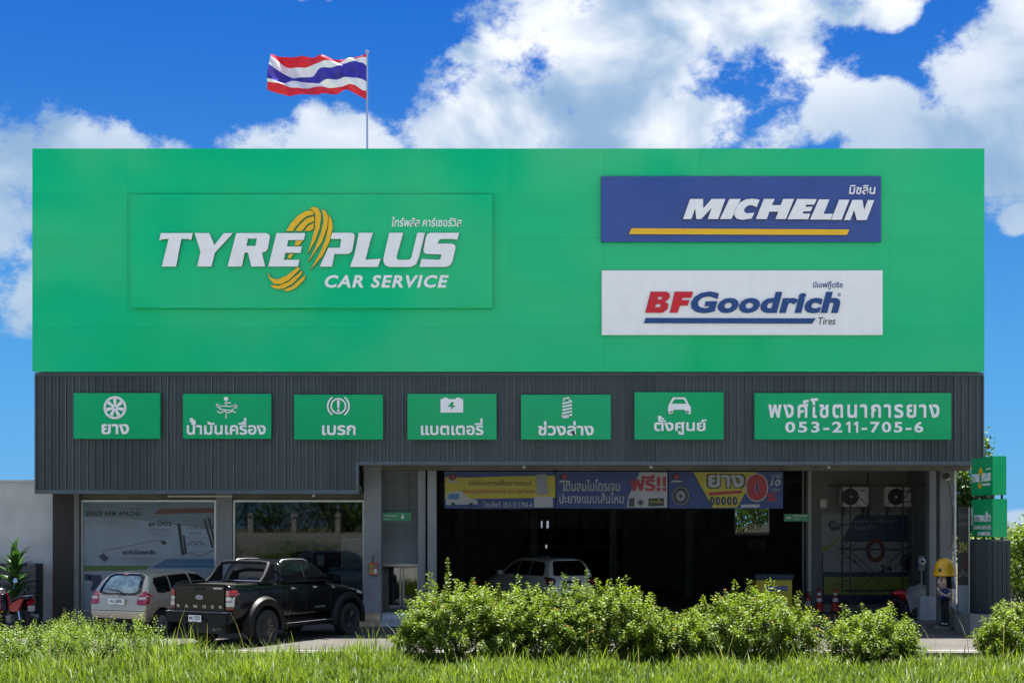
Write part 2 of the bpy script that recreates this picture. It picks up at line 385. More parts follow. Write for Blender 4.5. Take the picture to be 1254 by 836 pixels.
def text(txt, x0, x1, z0, z1, y, depth, m, parent=None, name='letter', bold=0.0, shear=0.0, split=True, track=0.0, world_coords=True, mx=None, obold=0.0, sidem=None):
    """fit txt into the rectangle (metres); split: one object per letter"""
    gl = _glyphs(txt, track) if obold == 0 else None
    if gl is None:
        gl = []; pre = ''; x = 0
        for ch in txt:
            if ch.strip():
                v, f, b = _tmesh(ch, obold); gl.append([(v + [_pen(pre) + x, 0], f, b)])
            pre += ch; x += track
    if shear: gl = [[(np.stack([v[:, 0] + v[:, 1] * shear, v[:, 1]], 1), f, b) for v, f, b in c] for c in gl]
    av = np.concatenate([v for c in gl for v, f, b in c]); mn = av.min(0) - [bold, bold]; mxx = av.max(0) + [bold, bold]
    sx = (x1 - x0) / (mxx[0] - mn[0]); sz = (z1 - z0) / (mxx[1] - mn[1])
    sh = [(0, 0)] if bold == 0 else [(-bold, bold), (bold, -bold), (-bold, -bold), (bold, bold), (0, 0)]
    res = []; mb = MB()
    for ci, c in enumerate(gl):
        if split: mb = MB()
        for li, (v, f, b) in enumerate(c):
            for k, (dx, dz) in enumerate(sh):
                yy = y - k * .0006 - li * .00013 - (ci % 2) * .0003
                P = [(x0 + (p[0] + dx - mn[0]) * sx, p[1], z0 + (p[1] + dz - mn[1]) * sz) for p in v]
                n = len(P); fr = [(p[0], yy - depth, p[2]) for p in P]
                if depth > .004:
                    bk = [(p[0], yy, p[2]) for p in P]; mb.add(fr + bk, list(f) + [(a, bb, bb + n, a + n) for a, bb in b])
                    if sidem is not None:
                        for q in range(len(b)): mb.m[-1 - q] = 1
                else: mb.add(fr, list(f))
        if split:
            if mx: mb.v = [tuple(mx @ Vector(q)) for q in mb.v]
            me = mb.mesh(name, [m, sidem] if sidem else m, recalc=depth > .004); res.append(link(name, me, parent, world_coords))
    if not split:
        if mx: mb.v = [tuple(mx @ Vector(q)) for q in mb.v]
        me = mb.mesh(name, [m, sidem] if sidem else m, recalc=depth > .004); res.append(link(name, me, parent, world_coords))
    return res
def ptext(txt, px0, px1, py0, py1, D, depth, m, parent, **k):
    """the same, rectangle given where the photograph shows it, on the plane at depth D"""
    return text(txt, PX(px0, D), PX(px1, D), PZ(py1, D), PZ(py0, D), D, depth, m, parent, **k)
M['street_paint'] = mat('pale_boundary_wall', (.30, .30, .285), .8, var=.1, dirt=.3)
# ================================================================ SETTING
def sheet(name, x0, x1, y0, y1, z, m, nx=1, ny=1):
    mb = MB()
    for i in range(nx):
        for j in range(ny):
            a = x0 + (x1 - x0) * i / nx; b = x0 + (x1 - x0) * (i + 1) / nx; c = y0 + (y1 - y0) * j / ny; d = y0 + (y1 - y0) * (j + 1) / ny
            mb.add([(a, c, z), (b, c, z), (b, d, z), (a, d, z)], [(0, 1, 2, 3)])
    o = link(name, mb.mesh(name, m, recalc=False)); o['kind'] = 'structure'; return o
sheet('ground', -600, 600, -600, 900, -.012, M['ground'])
sheet('forecourt', -60, 60, 28.1, 37.2, .0, M['asphalt'])
sheet('side_yard', 12.95, 60, 37.2, 60, -.004, M['asphalt'])
sheet('street', -120, 120, -5.8, 20.2, -.002, M['street'])  # unseen road, widened and paled to bounce light onto the shop front
o = sheet('garage_floor', -3.55, 12.9, 37.2, 56.2, .004, M['garage_floor'])
# painted line along the forecourt edge, worn, in separate dashes of wear
mb = MB()
mb.add([(-14, 29.15, .004), (14.5, 29.3, .004), (14.5, 29.42, .004), (-14, 29.27, .004)], [(0, 1, 2, 3)])
o = link('road_line', mb.mesh('road_line', M['road_white'], recalc=False)); o['kind'] = 'structure'
# a paler worn concrete strip outside the line
mb = MB(); mb.add([(-60, 28.1, .004), (60, 28.1, .004), (60, 28.5, .004), (-60, 28.5, .004)], [(0, 1, 2, 3)])
mb = MB(); mb.box(-60, 60, 27.93, 28.09, -.02, .09)
o = mb.build('kerb', M['kerbm']); o['kind'] = 'structure'

# ================================================================ THE SHOP
YG = 36.0; YD = 36.22
bld = thing('shop_building', 'green and dark grey tyre service shop with open garage bays', 'building', (0, 36.3, 0))
gx0, gx1, gz0, gz1 = PX(39.5, YG), PX(1205.5, YG), PZ(455, YG), PZ(182, YG)
# green fascia: core and separate flush panels with hairline joints
MB().box(gx0 + .04, gx1 - .04, YG + .045, YG + .34, gz0 + .03, gz1 - .03).build('fascia_core', M['green_deep'], bld)
nx, nz = 10, 5; pm = None
for i in range(nx):
    for j in range(nz):
        a = gx0 + (gx1 - gx0) * i / nx; b = gx0 + (gx1 - gx0) * (i + 1) / nx
        c = gz0 + (gz1 - gz0) * j / nz; d = gz0 + (gz1 - gz0) * (j + 1) / nz
        if pm is None:
            w = (b - a) - .0016; h = (d - c) - .0016
            mb = MB(); mb.box(-w / 2, w / 2, 0, .04, -h / 2, h / 2)
            pm = mb.mesh('cladding_panel', M['green'])
        p = bpy.data.objects.new('cladding_panel', pm); C.objects.link(p); p.parent = bld
        p.location = ((a + b) / 2, YG + rnd.uniform(-.001, .001) - 36.3, (c + d) / 2)
        p.rotation_euler = (rnd.uniform(-.0025, .0025), 0, rnd.uniform(-.0025, .0025))
MB().box(gx0 - .01, gx1 + .01, YG + .042, YG + .40, gz1 - .028, gz1 + .012).build('top_flashing', M['green_sign'], bld)
# dark corrugated cladding, sheet by sheet
dx0, dx1 = PX(43.5, YD), PX(1204, YD); zl, zr = PZ(603, YD), PZ(568, YD); xn = PX(437, YD); ztop = gz0 - .004
def corr_sheet(w, h, pitch, mmat, ribm=None):
    """a sheet with narrow standing ribs, local x 0..w, z 0..h"""
    mb = MB(); prof = [(0, 0)]; n = max(1, round(w / pitch)); p = w / n
    for k in range(n):
        s = k * p; prof += [(s + .012, 0), (s + .018, -.036), (s + .040, -.036), (s + .052, 0), (s + p * .62, 0), (s + p * .65, -.010), (s + p * .70, -.010), (s + p * .73, 0)]
    prof += [(w, 0), (w, .02), (0, .02)]
    k = len(prof); vs = [(x, y, 0) for x, y in prof] + [(x, y, h) for x, y in prof]
    mb.add(vs, [(i, (i + 1) % k, (i + 1) % k + k, i + k) for i in range(k)])
    if ribm:
        for i in range(n): mb.m[2 + 8 * i] = 1; mb.m[6 + 8 * i] = 1  # crests take a lighter colour in place of a specular edge
    return mb.mesh('corrugated_sheet', [mmat, ribm] if ribm else mmat)
sw = .8; x = dx0; cache = {}
clad_mats = [M['dark_clad'], mat('dark_cladding_b', (.041, .056, .063), .40, var=.14, vscale=1.4, dirt=.25, stretch=(1, 1, .25), gloss_var=.15), mat('dark_cladding_c', (.031, .044, .050), .46, var=.18, vscale=1.1, dirt=.4, stretch=(1, 1, .25), gloss_var=.15)]
edges = []
n1 = 11; n2 = 21
edges = [(dx0 + (xn - dx0) * i / n1, dx0 + (xn - dx0) * (i + 1) / n1, zl) for i in range(n1)] + [(xn + (dx1 - xn) * i / n2, xn + (dx1 - xn) * (i + 1) / n2, zr) for i in range(n2)]
for a, b, zb in edges:
    w = b - a - .004; k = (round(w, 3), zb, rnd.randrange(3))
    if k not in cache: cache[k] = corr_sheet(w, ztop - zb - .06, .2, clad_mats[k[2]], (M['rib_light'], M['flash'], M['flash'])[k[2]])
    p = bpy.data.objects.new('corrugated_sheet', cache[k]); C.objects.link(p); p.parent = bld; p.location = (a, YD - 36.3 + rnd.uniform(0, .006), zb + .06)
# trims
MB().box(dx0 - .01, xn + .06, YD - .045, YD + .05, zl - .03, zl + .075).build('bottom_trim', M['flash'], bld)
MB().box(xn + .065, dx1 + .01, YD - .045, YD + .05, zr - .03, zr + .075).build('bottom_trim', M['flash'], bld)
MB().box(xn - .03, xn + .058, YD - .048, YD + .05, zl + .078, zr + .05).build('step_trim', M['flash'], bld)
MB().box(dx0, dx1, YD - .05, YD - .006 + .03, ztop - .085, ztop - .002).build('top_trim', M['flash'], bld)
MB().box(dx0 - .012, dx0 + .03, YD - .046, YD + .4, zl + .078, ztop - .09).build('corner_trim', M['flash'], bld)
MB().box(dx1 - .03, dx1 + .012, YD - .046, YD + .4, zr + .078, ztop - .09).build('corner_trim', M['flash'], bld)
# upper storey block and roof behind the fascia
MB().box(dx0 + .05, dx1 - .05, YD + .42, 57.0, 5.2, gz1 - .5).build('upper_block', M['conc_dark'], bld)
MB().box(dx0 + .04, dx1 - .04, YD + .055, YD + .41, zr + .02, gz0 + .02).build('cladding_backing', M['conc_dark'], bld)
MB().box(dx0 + .04, xn - .04, YD + .06, YD + .40, zl + .0, zr + .018).build('cladding_backing', M['conc_dark'], bld)
# soffits
MB().box(dx0 + .05, xn + .05, YD + .42, 37.6, zl + .03, zl + .2).build('soffit', M['soffit'], bld)
MB().box(xn + .055, dx1 - .05, YD + .42, 57, zr + .12, zr + .3).build('soffit', M['soffit'], bld)
MB().box(xn + .055, dx1 - .06, 37.05, 37.3, zr - .14, zr + .118).build('roof_beam', M['soffit'], bld)
MB().box(dx0 + .06, xn + .05, 37.6, 57, zl + .1, 5.19).build('showroom_ceiling', M['soffit'], bld)
# small downlights under the cladding
for px in (383, 640, 795, 1012):
    z = (zl if px < 437 else zr) - .06
    mb = MB(); X = PX(px, YD + .2); mb.tube([(X, YD + .2, z + .08), (X + .03, YD + .14, z - .02)], .022, 8); mb.lathe([(.0, 0), (.05, .0), (.035, .06), (0, .06)], Matrix.Translation((X + .04, YD + .1, z - .05)), 12)
    mb.build('bullet_light', M['whitep'], bld)
# ---- showroom front, plane at depth W
W = 37.3
def wx(p): return PX(p, W)
def wz(p): return PZ(p, W)
zc = zl + .03
MB().box(dx0 + .1, wx(93), W - .02, W + .25, 0, zc).build('dark_side_wall', M['brownwall'], bld)
MB().box(wx(93) + .003, wx(99), W - .18, W + .2, 0, zc).build('wall_pier', M['paint'], bld)
MB().box(wx(265.5), wx(285), W - .10, W + .25, 0, zc).build('wall_pier', M['paint_w'], bld)
MB().box(wx(447), wx(468), W - .30, W + .25, 0, zr + .12).build('wall_pier', M['paint_w'], bld)
MB().box(wx(99) + .003, wx(447) - .003, W + .0, W + .22, wz(611), zc - .003).build('lintel', M['soffit'], bld)
for a, b in ((99, 265.5), (285, 447)):
    MB().box(wx(a) + .004, wx(b) - .004, W - .06, W + .2, 0, .33).build('window_sill_wall', M['paint'], bld)
def shop_window(a, b, top):
    z0 = .334; z1 = wz(top)
    fr = MB(); t = .055; y0, y1 = W - .02, W + .06
    fr.box(a, b, y0, y1, z1 - t, z1); fr.box(a, b, y0, y1, z0, z0 + t); fr.box(a, a + t, y0, y1, z0 + t, z1 - t); fr.box(b - t, b, y0, y1, z0 + t, z1 - t)
    f = fr.build('window', M['alu'], bld)
    MB().box(a + t + .002, b - t - .002, W + .015, W + .025, z0 + t + .002, z1 - t - .002).build('pane', M['glass'], f)
    return f
w1 = shop_window(wx(99) + .01, wx(265.5) - .01, 612)
w2 = shop_window(wx(285) + .01, wx(447) - .01, 612)
MB().box(wx(207), wx(286), W - .16, W - .11, wz(608.5), wz(606.5)).build('tube_or_light_slit', M['whitep'], bld)
# showroom interior: floor, back wall
MB().box(dx0 + .3, wx(447), W + .27, 47, .28, .33).build('showroom_floor', M['tile_blue'], bld)
MB().box(dx0 + .3, wx(468) + .8, 46.0, 46.2, .33, zl + .1).build('showroom_back_wall', M['brownwall'], bld)
MB().box(dx0 + .1, dx0 + .28, W + .27, 57, 0, zl + .095).build('outer_wall', M['paint'], bld)
MB().box(-3.9, -3.6, 38.6, 56.4, 0, zr + .115).build('garage_side_wall', M['garage'], bld)
MB().box(-3.9, 13.0, 56.45, 56.65, -.06, 2.156).build('garage_back_wall', M['garage'], bld)
# back wall above, leaving the rear opening free
bx0, bx1, bz0, bz1 = PX(900, 56.45), PX(942, 56.45), PZ(651, 56.45), PZ(618, 56.45)
MB().box(-3.9, bx0, 56.45, 56.65, 2.154, zr + .115).build('garage_back_wall', M['garage'], bld)
MB().box(bx1, 13.0, 56.45, 56.65, 2.154, zr + .115).build('garage_back_wall', M['garage'], bld)
MB().box(bx0 + .003, bx1 - .003, 56.46, 56.64, 2.154, bz0).build('garage_back_wall', M['garage'], bld)
MB().box(bx0 + .003, bx1 - .003, 56.46, 56.64, bz1 + .35, zr + .115).build('garage_back_wall', M['garage'], bld)
fr = MB(); fr.box(bx0 - .05, bx0 + .02, 56.40, 56.44, bz0, bz1 + .35); fr.box(bx0 + .03, bx1, 56.40, 56.44, bz0 - .06, bz0); fr.build('rear_window_frame', M['alu'], bld)
# faint standing seams on the back wall
for i in range(34):
    X = -3.6 + i * .36
    if bx0 - .1 < X < bx1 + .1: continue
    MB().box(X, X + .05, 56.40, 56.449, 2.2, zr).build('wall_rib', M['garage'] if i % 3 else M['steel'], bld)
# right-hand wall with poster, and side wall
RW = 42.0
MB().box(PX(993, RW), 12.94, RW, RW + .2, 0, zr + .115).build('bay_wall', M['paint'], bld)
MB().box(PX(990, RW) - .02, PX(993, RW) - .003, RW - .06, RW + .2, 0, zr + .115).build('wall_edge', M['whitep'], bld)
MB().box(12.65, 12.9, 42.21, 56.44, 0, zr + .115).build('outer_wall', M['garage'], bld)
MB().box(12.45, 12.7, 39.4, RW - .003, 0, zr + .115).build('outer_wall', M['paint'], bld)
MB().box(PX(1006, RW) - .02, PX(1124, RW) + .02, RW - .05, RW - .003, 0, .22).build('wall_plinth', M['paint_w'], bld)
for k, px in enumerate((983.5, 988)):
    mb = MB(); mb.tube([(PX(px, 41.8), 41.8, 0), (PX(px, 41.8), 41.8, 2.9), (PX(px, 41.8), 41.8, zr + .1)], .035 - .01 * k, 8); mb.build('drain_pipe', M['post'], bld, smooth=True)
# steel posts at the bay entrance
for a, b, D in ((512, 521, 37.25), (523.5, 534.5, 37.1)):
    mb = MB(); x0, x1 = PX(a, D), PX(b, D)
    mb.box(x0, x1, D, D + .22, 0, zr - .145); mb.box(x0 - .03, x1 + .03, D - .03, D + .25, 0.001, .03)
    mb.box(x0 + .05, x1 - .05, D - .012, D, .05, zr - .2)
    mb.build('bay_post', M['post'], bld)
# right-hand columns and pipe
for a, b, D, m_ in ((1138, 1149, 38.6, M['paint_w']), (1151, 1167, 37.5, M['paint'])):
    mb = MB(); mb.box(PX(a, D), PX(b, D), D, D + .35, 0, zr + .115); mb.build('column', m_, bld, bevel=.012)
mb = MB(); X = PX(1170, 37.5); mb.tube([(X, 37.55, .3), (X, 37.55, zr + .1)], .04, 10)
for z in (1.2, 2.4, 3.6): mb.box(X - .05, X + .05, 37.5, 37.6, z, z + .03)
mb.build('downpipe', M['whitep'], bld, smooth=True)
# roller shutter, half open, and the side entrance
SH = 38.4
sx0, sx1 = PX(468, SH), PX(512, SH); sz0 = PZ(690, SH)
sh = MB(); sh.box(sx0, sx1, SH + .03, SH + .05, sz0, zr + .1); shut = sh.build('roller_shutter', M['shutter'], bld)
nsl = 46; me = None; hh = (zr + .1 - sz0) / nsl
for i in range(nsl):
    if me is None:
        mb = MB(); k = [(0, .0), (-.012, .012), (-.018, hh * .5), (-.012, hh - .014), (0, hh - .006)]
        vs = [(x, y, z) for x in (0, sx1 - sx0) for y, z in k]; mb.add(vs, [(j, j + 1, j + 6, j + 5) for j in range(4)] + [(0, 5, 9, 4)]); me = mb.mesh('slat', M['shutter'])
    s = bpy.data.objects.new('slat', me); C.objects.link(s); s.parent = shut; s.location = (sx0, SH + .028 - 36.3, sz0 + i * hh)
    s.location = s.location - Vector((0, 0, 0))
MB().box(sx0, sx1, SH - .0, SH + .06, sz0 - .07, sz0 - .003).build('bottom_rail', M['alu'], shut)
MB().box(sx0 - .06, sx0 - .003, SH - .05, SH + .08, 0, zr + .1).build('shutter_guide', M['alu'], bld)
MB().box(sx1 + .003, sx1 + .06, SH - .05, SH + .08, 0, zr + .1).build('shutter_guide', M['alu'], bld)
mb = MB(); mb.box(sx0, sx1 , 38.9, 38.94, 2.3, zr); 
dr = MB(); z0, z1 = .30, 2.3
for a, b in ((sx0 + .02, sx0 + .5), (sx0 + .54, sx1 - .02)):
    dr.box(a, a + .05, 39.0, 39.05, z0, z1); dr.box(b - .05, b, 39.0, 39.05, z0, z1); dr.box(a + .05, b - .05, 39.0, 39.05, z0, z0 + .1); dr.box(a + .05, b - .05, 39.0, 39.05, z1 - .07, z1)
d = dr.build('glass_door', M['alu'], bld)
MB().box(sx0 + .07, sx1 - .07, 39.02, 39.03, z0 + .1, z1 - .07).build('pane', M['glass'], d)
# entrance steps: tiles laid on two treads
for k, (z0, z1, y0) in enumerate(((0, .17, 36.0), (.17, .33, 36.35))):
    MB().box(PX(441, 36.2), PX(466, 36.2), y0 + .012, W - .31, z0, z1 - .012).build('step_base', M['paint'], bld)
    n = 2
    for i in range(n):
        a = PX(441, 36.2) + (PX(466, 36.2) - PX(441, 36.2)) * i / n; b = a + (PX(466, 36.2) - PX(441, 36.2)) / n
        MB().box(a + .004, b - .004, y0, y0 + .011, z0 + .006, z1 - .014).build('tile', M['tile_tan'], bld)
        MB().box(a + .004, b - .004, y0 - .01, y0 + .34, z1 - .011, z1).build('tile', M['tile_tan'], bld)
    MB().box(PX(466.6, 36.2), PX(499, 36.2), y0 + .062, SH + .5, z0, z1 - .012).build('step_base', M['paint'], bld)
    for i in range(3):
        a0, b0 = PX(466.6, 36.2), PX(499, 36.2)
        a = a0 + (b0 - a0) * i / 3; b = a + (b0 - a0) / 3
        MB().box(a + .004, b - .004, y0 + .05, y0 + .061, z0 + .006, z1 - .014).build('tile', M['tile_blue'], bld)
        MB().box(a + .004, b - .004, y0 + .04, y0 + .40, z1 - .011, z1).build('tile', M['tile_blue'], bld)

# ================================================================ SIGNS ON THE FASCIA
def board(name, label, x0, x1, y0, y1, D, th, m_, cat='sign', group=None, edge=None):
    t = thing(name, label, cat, (PX((x0 + x1) / 2, D), D, PZ(y1, D)), group=group)
    a, b, c, d = PX(x0, D), PX(x1, D), PZ(y1, D), PZ(y0, D)
    mb = MB(); mb.box(a, b, D, D + th, c, d); mb.build('board', m_, t, bevel=.006)
    # fixing frame behind, a little smaller
    MB().box(a + .06, b - .06, D + th + .002, YG - .002 if D < YG else YD - .035, c + .06, d - .06).build('fixing_frame', M['edge'], t) if (YG if D < YG - 0.01 else YD) - D - th > .01 else None
    return t
D1 = YG - .14
tp = board('shop_sign', 'long green board with raised white slanted shop name and yellow tyre emblem', 160, 603, 238, 377, D1, .10, M['green'])
def z4(p): return (150 + p[0] * .22329, 230 + p[1] * .22329)
def z5(p): return (390 + p[0] * .20336, 230 + p[1] * .20336)
def raised(polys, conv, D, depth, m_, parent, name='letter', holes=(), squeeze=1.0):
    for k, pl in enumerate(polys):
        cxp = (min(p[0] for p in pl) + max(p[0] for p in pl)) / 2
        if squeeze != 1: pl = [(cxp + (p[0] - cxp) * squeeze, p[1]) for p in pl]
        hs = [h for i, h in holes if i == k]
        mb = MB(); mb.prism(Yp([conv(p) for p in pl], D), D - depth, D - .002, [Yp([conv(p) for p in h], D) for h in hs])
        for q in range(mb.nside): mb.m[-1 - q] = 1
        mb.build(name, [m_, M['return']], parent)
raised([
 [(215,252),(390,252),(382,290),(362,284),(327,284),(298,435),(220,435),(258,284),(228,285),(206,292)],
 [(400,252),(480,252),(508,318),(560,252),(610,252),(510,360),(492,435),(415,435),(432,352)],
 [(628,252),(790,252),(806,259),(812,272),(800,338),(790,352),(768,360),(786,435),(710,435),(692,358),(674,358),(658,435),(580,435),(605,340)],
 [(848,252),(1005,252),(998,290),(912,290),(905,325),(987,325),(980,360),(896,360),(888,398),(973,398),(965,435),(803,435)]],
 z4, D1, .085, M['letter'], tp, holes=[(2, [(692,282),(740,282),(733,322),(683,322)])])
raised([
 [(85,275),(205,275),(217,283),(221,295),(207,378),(198,394),(180,402),(98,402),(85,478),(10,478),(62,365),(132,365),(140,312),(75,312)],
 [(245,275),(330,275),(312,330),(286,436),(377,430),(360,480),(192,480),(218,410),(235,330)],
 [(428,275),(512,275),(472,420),(476,433),(488,437),(540,437),(554,432),(562,420),(597,275),(643,275),(604,430),(590,462),(560,480),(430,480),(404,470),(393,445),(394,425)],
 [(672,275),(848,275),(836,318),(812,312),(740,312),(728,318),(718,340),(808,340),(824,350),(826,368),(808,445),(794,470),(768,480),(610,480),(622,432),(720,437),(734,434),(743,405),(655,402),(637,394),(634,375),(648,300),(658,281)]],
 z5, D1, .085, M['letter'], tp)
raised([
 [(900,240),(925,200),(965,155),(1010,130),(1045,128),(1052,150),(1010,160),(975,190),(945,225),(938,240)],
 [(950,240),(975,205),(1010,172),(1052,158),(1055,185),(1020,200),(985,240)],
 [(1000,240),(1020,212),(1053,195),(1050,225),(1035,238)],
 [(1025,118),(1050,108),(1075,115),(1092,150),(1085,220),(1060,290),(1017,365),(1040,290),(1058,220),(1060,150),(1045,125)],
 [(1095,122),(1115,130),(1130,160),(1125,220),(1095,300),(1018,413),(1060,330),(1090,250),(1105,190),(1102,150)],
 [(1133,150),(1150,180),(1155,220),(1140,290),(1100,375),(1033,452),(1080,370),(1115,290),(1130,220),(1132,180)],
 [(955,292),(992,292),(970,320),(945,320)], [(918,365),(940,365),(925,390),(908,388)],
 [(798,465),(815,495),(850,505),(900,485),(968,435),(975,450),(920,505),(875,530),(835,530),(808,500)],
 [(815,535),(860,540),(910,520),(990,455),(985,475),(940,525),(890,552),(850,558),(825,548)],
 [(880,562),(930,545),(1005,480),(1000,505),(955,550),(910,570)]],
 z4, D1, .07, M['yellow'], tp, name='tyre_emblem_stripe')
def z6p(z): return lambda p: z(p)
ptext('CAR SERVICE', 398, 549.5, 337, 352.5, D1, .035, M['letter'], tp, obold=.03, shear=.22, track=.08)
ptext('ไทร์พลัส คาร์เซอร์วิส', 480, 565.5, 266, 277.5, D1, .02, M['letter'], tp, bold=.012, shear=.18)
D2 = YG - .12
mi = board('tyre_brand_sign', 'navy blue board with raised white slanted name over a yellow stripe', 736, 1079, 216, 296, D2, .10, M['navy'])
z6 = lambda p: (720 + p[0] * .30303, 200 + p[1] * .30303)
raised([
 [(408,147),(463,147),(464,185),(500,147),(558,147),(528,228),(483,228),(501,182),(455,228),(434,228),(430,184),(413,228),(378,228)],
 [(570,147),(618,147),(578,228),(529,228)],
 [(695,150),(682,180),(662,172),(645,173),(630,185),(628,198),(640,205),(672,203),(660,226),(620,231),(596,226),(586,212),(592,185),(610,162),(635,149),(665,146)],
 [(706,147),(752,147),(740,172),(778,172),(788,147),(835,147),(800,228),(756,228),(768,198),(730,198),(718,228),(672,228)],
 [(842,147),(925,148),(915,170),(880,170),(877,178),(908,178),(899,197),(869,197),(865,206),(898,206),(889,229),(800,229)],
 [(930,149),(975,149),(950,207),(990,207),(980,230),(892,230)],
 [(1012,150),(1056,150),(1022,231),(978,231)],
 [(1064,151),(1107,151),(1114,192),(1130,151),(1157,152),(1125,232),(1083,232),(1071,192),(1055,232),(1028,232)]],
 z6, D2, .08, M['letter'], mi, squeeze=.945)
raised([[(175,264),(1055,269),(1045,291),(165,288)]], z6, D2, .05, M['yellow'], mi, name='yellow_stripe')
ptext('มิชลิน', 1039.5, 1072, 227, 238, D2, .02, M['letter'], mi, bold=.014, shear=.12)
bf = board('tyre_brand_sign', 'white board with red and dark blue raised name over a blue stripe', 737, 1081, 331, 410, D2, .10, M['white_sign'])
z7 = lambda p: (720 + p[0] * .30303, 310 + p[1] * .30303)
raised([[(253,156),(318,156),(330,165),(330,182),(312,197),(325,206),(322,226),(303,241),(231,241)],
        [(350,156),(425,156),(417,181),(382,181),(379,190),(410,190),(403,212),(372,212),(362,241),(330,241)]], z7, D2, .035, M['red'], bf,
       holes=[(0, [(285,176),(300,177),(298,187),(281,188)]), (0, [(276,206),(294,206),(291,219),(271,219)])])
ptext('Goodrich', 846, 1028.5, 357.2, 383.6, D2, .035, M['blue'], bf, obold=.045, shear=.2, track=.03)
raised([[(233,262),(920,264),(905,285),(225,283)]], z7, D2, .035, M['blue'], bf, name='blue_stripe')
ptext('Tires', 1002, 1023, 388.5, 397.5, D2, .012, M['p_ink'], bf, shear=.2)
ptext('บีเอฟกู๊ดริช', 995.5, 1032, 344.5, 354.5, D2, .012, M['blue'], bf, bold=.008, shear=.12)
ptext('®', 1025.5, 1029.8, 358.5, 363, D2, .006, M['blue'], bf)
# service signs on the dark cladding
D3 = YD - .18
def arc(cx, cy, r, a0, a1, n=16): return [(cx + r * math.cos(R(a0 + (a1 - a0) * i / n)), cy - r * math.sin(R(a0 + (a1 - a0) * i / n))) for i in range(n + 1)]
def stroke(pts, w):
    """closed outline of a polyline of width w (photo pixels)"""
    L = []; Rr = []
    for i, p in enumerate(pts):
        a = pts[max(i - 1, 0)]; b = pts[min(i + 1, len(pts) - 1)]; dx, dy = b[0] - a[0], b[1] - a[1]; d = math.hypot(dx, dy) or 1
        L.append((p[0] - dy / d * w / 2, p[1] + dx / d * w / 2)); Rr.append((p[0] + dy / d * w / 2, p[1] - dx / d * w / 2))
    return L + Rr[::-1]
idn = lambda p: p
def service(px0, px1, py0, py1, txt, tb, label):
    t = board('service_sign', label, px0, px1, py0, py1, D3, .11, M['green_sign'], group='green service signs under the fascia')
    ptext(txt, tb[0], tb[1], tb[2], tb[3], D3, .02, M['letter'], t, bold=.022)
    return t
def ic(polys, t, holes=(), name='icon'): raised(polys, idn, D3, .02, M['letter'], t, name=name, holes=holes)
s1 = service(90, 196, 481, 537, 'ยาง', (124.5, 158, 519, 531.5), 'green service sign with white alloy wheel icon, leftmost of the row')
ic([arc(141, 499, 14, 0, 360, 40)[:-1]], s1, holes=[(0, arc(141, 499, 11.3, 0, 360, 40)[:-1])], name='wheel_rim_icon')
for k in range(7):
    a = 90 + k * 360 / 7; ca, sa = math.cos(R(a)), math.sin(R(a))
    ic([[(141 + ca * 2.5 - sa * 1.3, 499 - sa * 2.5 - ca * 1.3), (141 + ca * 2.5 + sa * 1.3, 499 - sa * 2.5 + ca * 1.3), (141 + ca * 12 + sa * 2.4, 499 - sa * 12 + ca * 2.4), (141 + ca * 12 - sa * 2.4, 499 - sa * 12 - ca * 2.4)]], s1, name='spoke_icon')
raised([arc(141, 499, 3.2, 0, 360, 16)[:-1]], idn, D3, .024, M['letter'], s1, name='hub_icon', holes=[(0, arc(141, 499, 1.3, 0, 360, 8)[:-1])])
s2 = service(224, 332, 482, 537, 'น้ำมันเครื่อง', (229, 325.5, 511.5, 532), 'green service sign with white oil can icon')
ic([stroke([(270, 497), (270, 501), (284, 502.5), (290, 496.5), (291, 496)], 1.2), stroke([(270, 497), (265, 494), (265, 496.5), (270, 501)], 1.0), stroke([(271, 497), (284, 497.5), (288.5, 495), (290.5, 500)], 1.1)], s2)
raised([stroke([(277, 490), (277, 497)], 1.3), [(274.5, 486), (279.5, 486), (279.5, 490), (274.5, 490)], stroke([(277, 506), (277, 512.5)], 1.1), stroke([(266, 503.5), (270, 505.5), (275, 503.3), (280, 505.3), (285, 503.3), (289, 505)], 1.3), stroke([(275, 493), (283, 493)], 1.2)], idn, D3, .016, M['letter'], s2, name='icon')
s3 = service(360, 469, 483, 538, 'เบรก', (394.5, 435.5, 520.5, 532.5), 'green service sign with white brake warning icon')
ic([arc(414.5, 497, 9.8, 0, 360, 32)[:-1]], s3, holes=[(0, arc(414.5, 497, 7.9, 0, 360, 32)[:-1])], name='ring_icon')
ic([stroke(arc(414.5, 497, 13, 125, 235, 14), 1.9), stroke(arc(414.5, 497, 13, -55, 55, 14), 1.9)], s3, name='bracket_icon')
ic([[(412.8, 490), (416.2, 490), (415.7, 499.5), (413.3, 499.5)], arc(414.5, 502.3, 1.6, 0, 360, 10)[:-1]], s3, name='exclamation_icon')
s4 = service(499, 608, 482, 538, 'แบตเตอรี่', (515.5, 592, 512, 532.5), 'green service sign with white car battery icon')
ic([[(539.5, 488.5), (542.5, 488.5), (543, 486.8), (548.5, 486.8), (549, 488.5), (558, 488.5), (558.5, 486.8), (564, 486.8), (564.5, 488.5), (567.2, 488.5), (567.2, 505), (539.5, 505)]], s4, holes=[(0, [(553.5, 491.5), (548.2, 498), (553, 498), (551, 502), (558.5, 496.3), (554.5, 496.3), (556, 493)])], name='battery_icon')
s5 = service(638, 748, 483, 538, 'ช่วงล่าง', (659, 727, 515.5, 533), 'green service sign with white coil spring icon')
ic([stroke([(688.5, 494 + k * 4), (700.5, 491.5 + k * 4)], 2.1) for k in range(5)], s5, name='coil_icon')
ic([stroke([(690.5, 491), (690, 488.5), (697, 486.5), (697, 489.5), (700, 491)], 1.6), stroke([(688.6, 507.5), (688.6, 511), (696, 511), (697, 507.5)], 1.6)], s5, name='spring_end_icon')
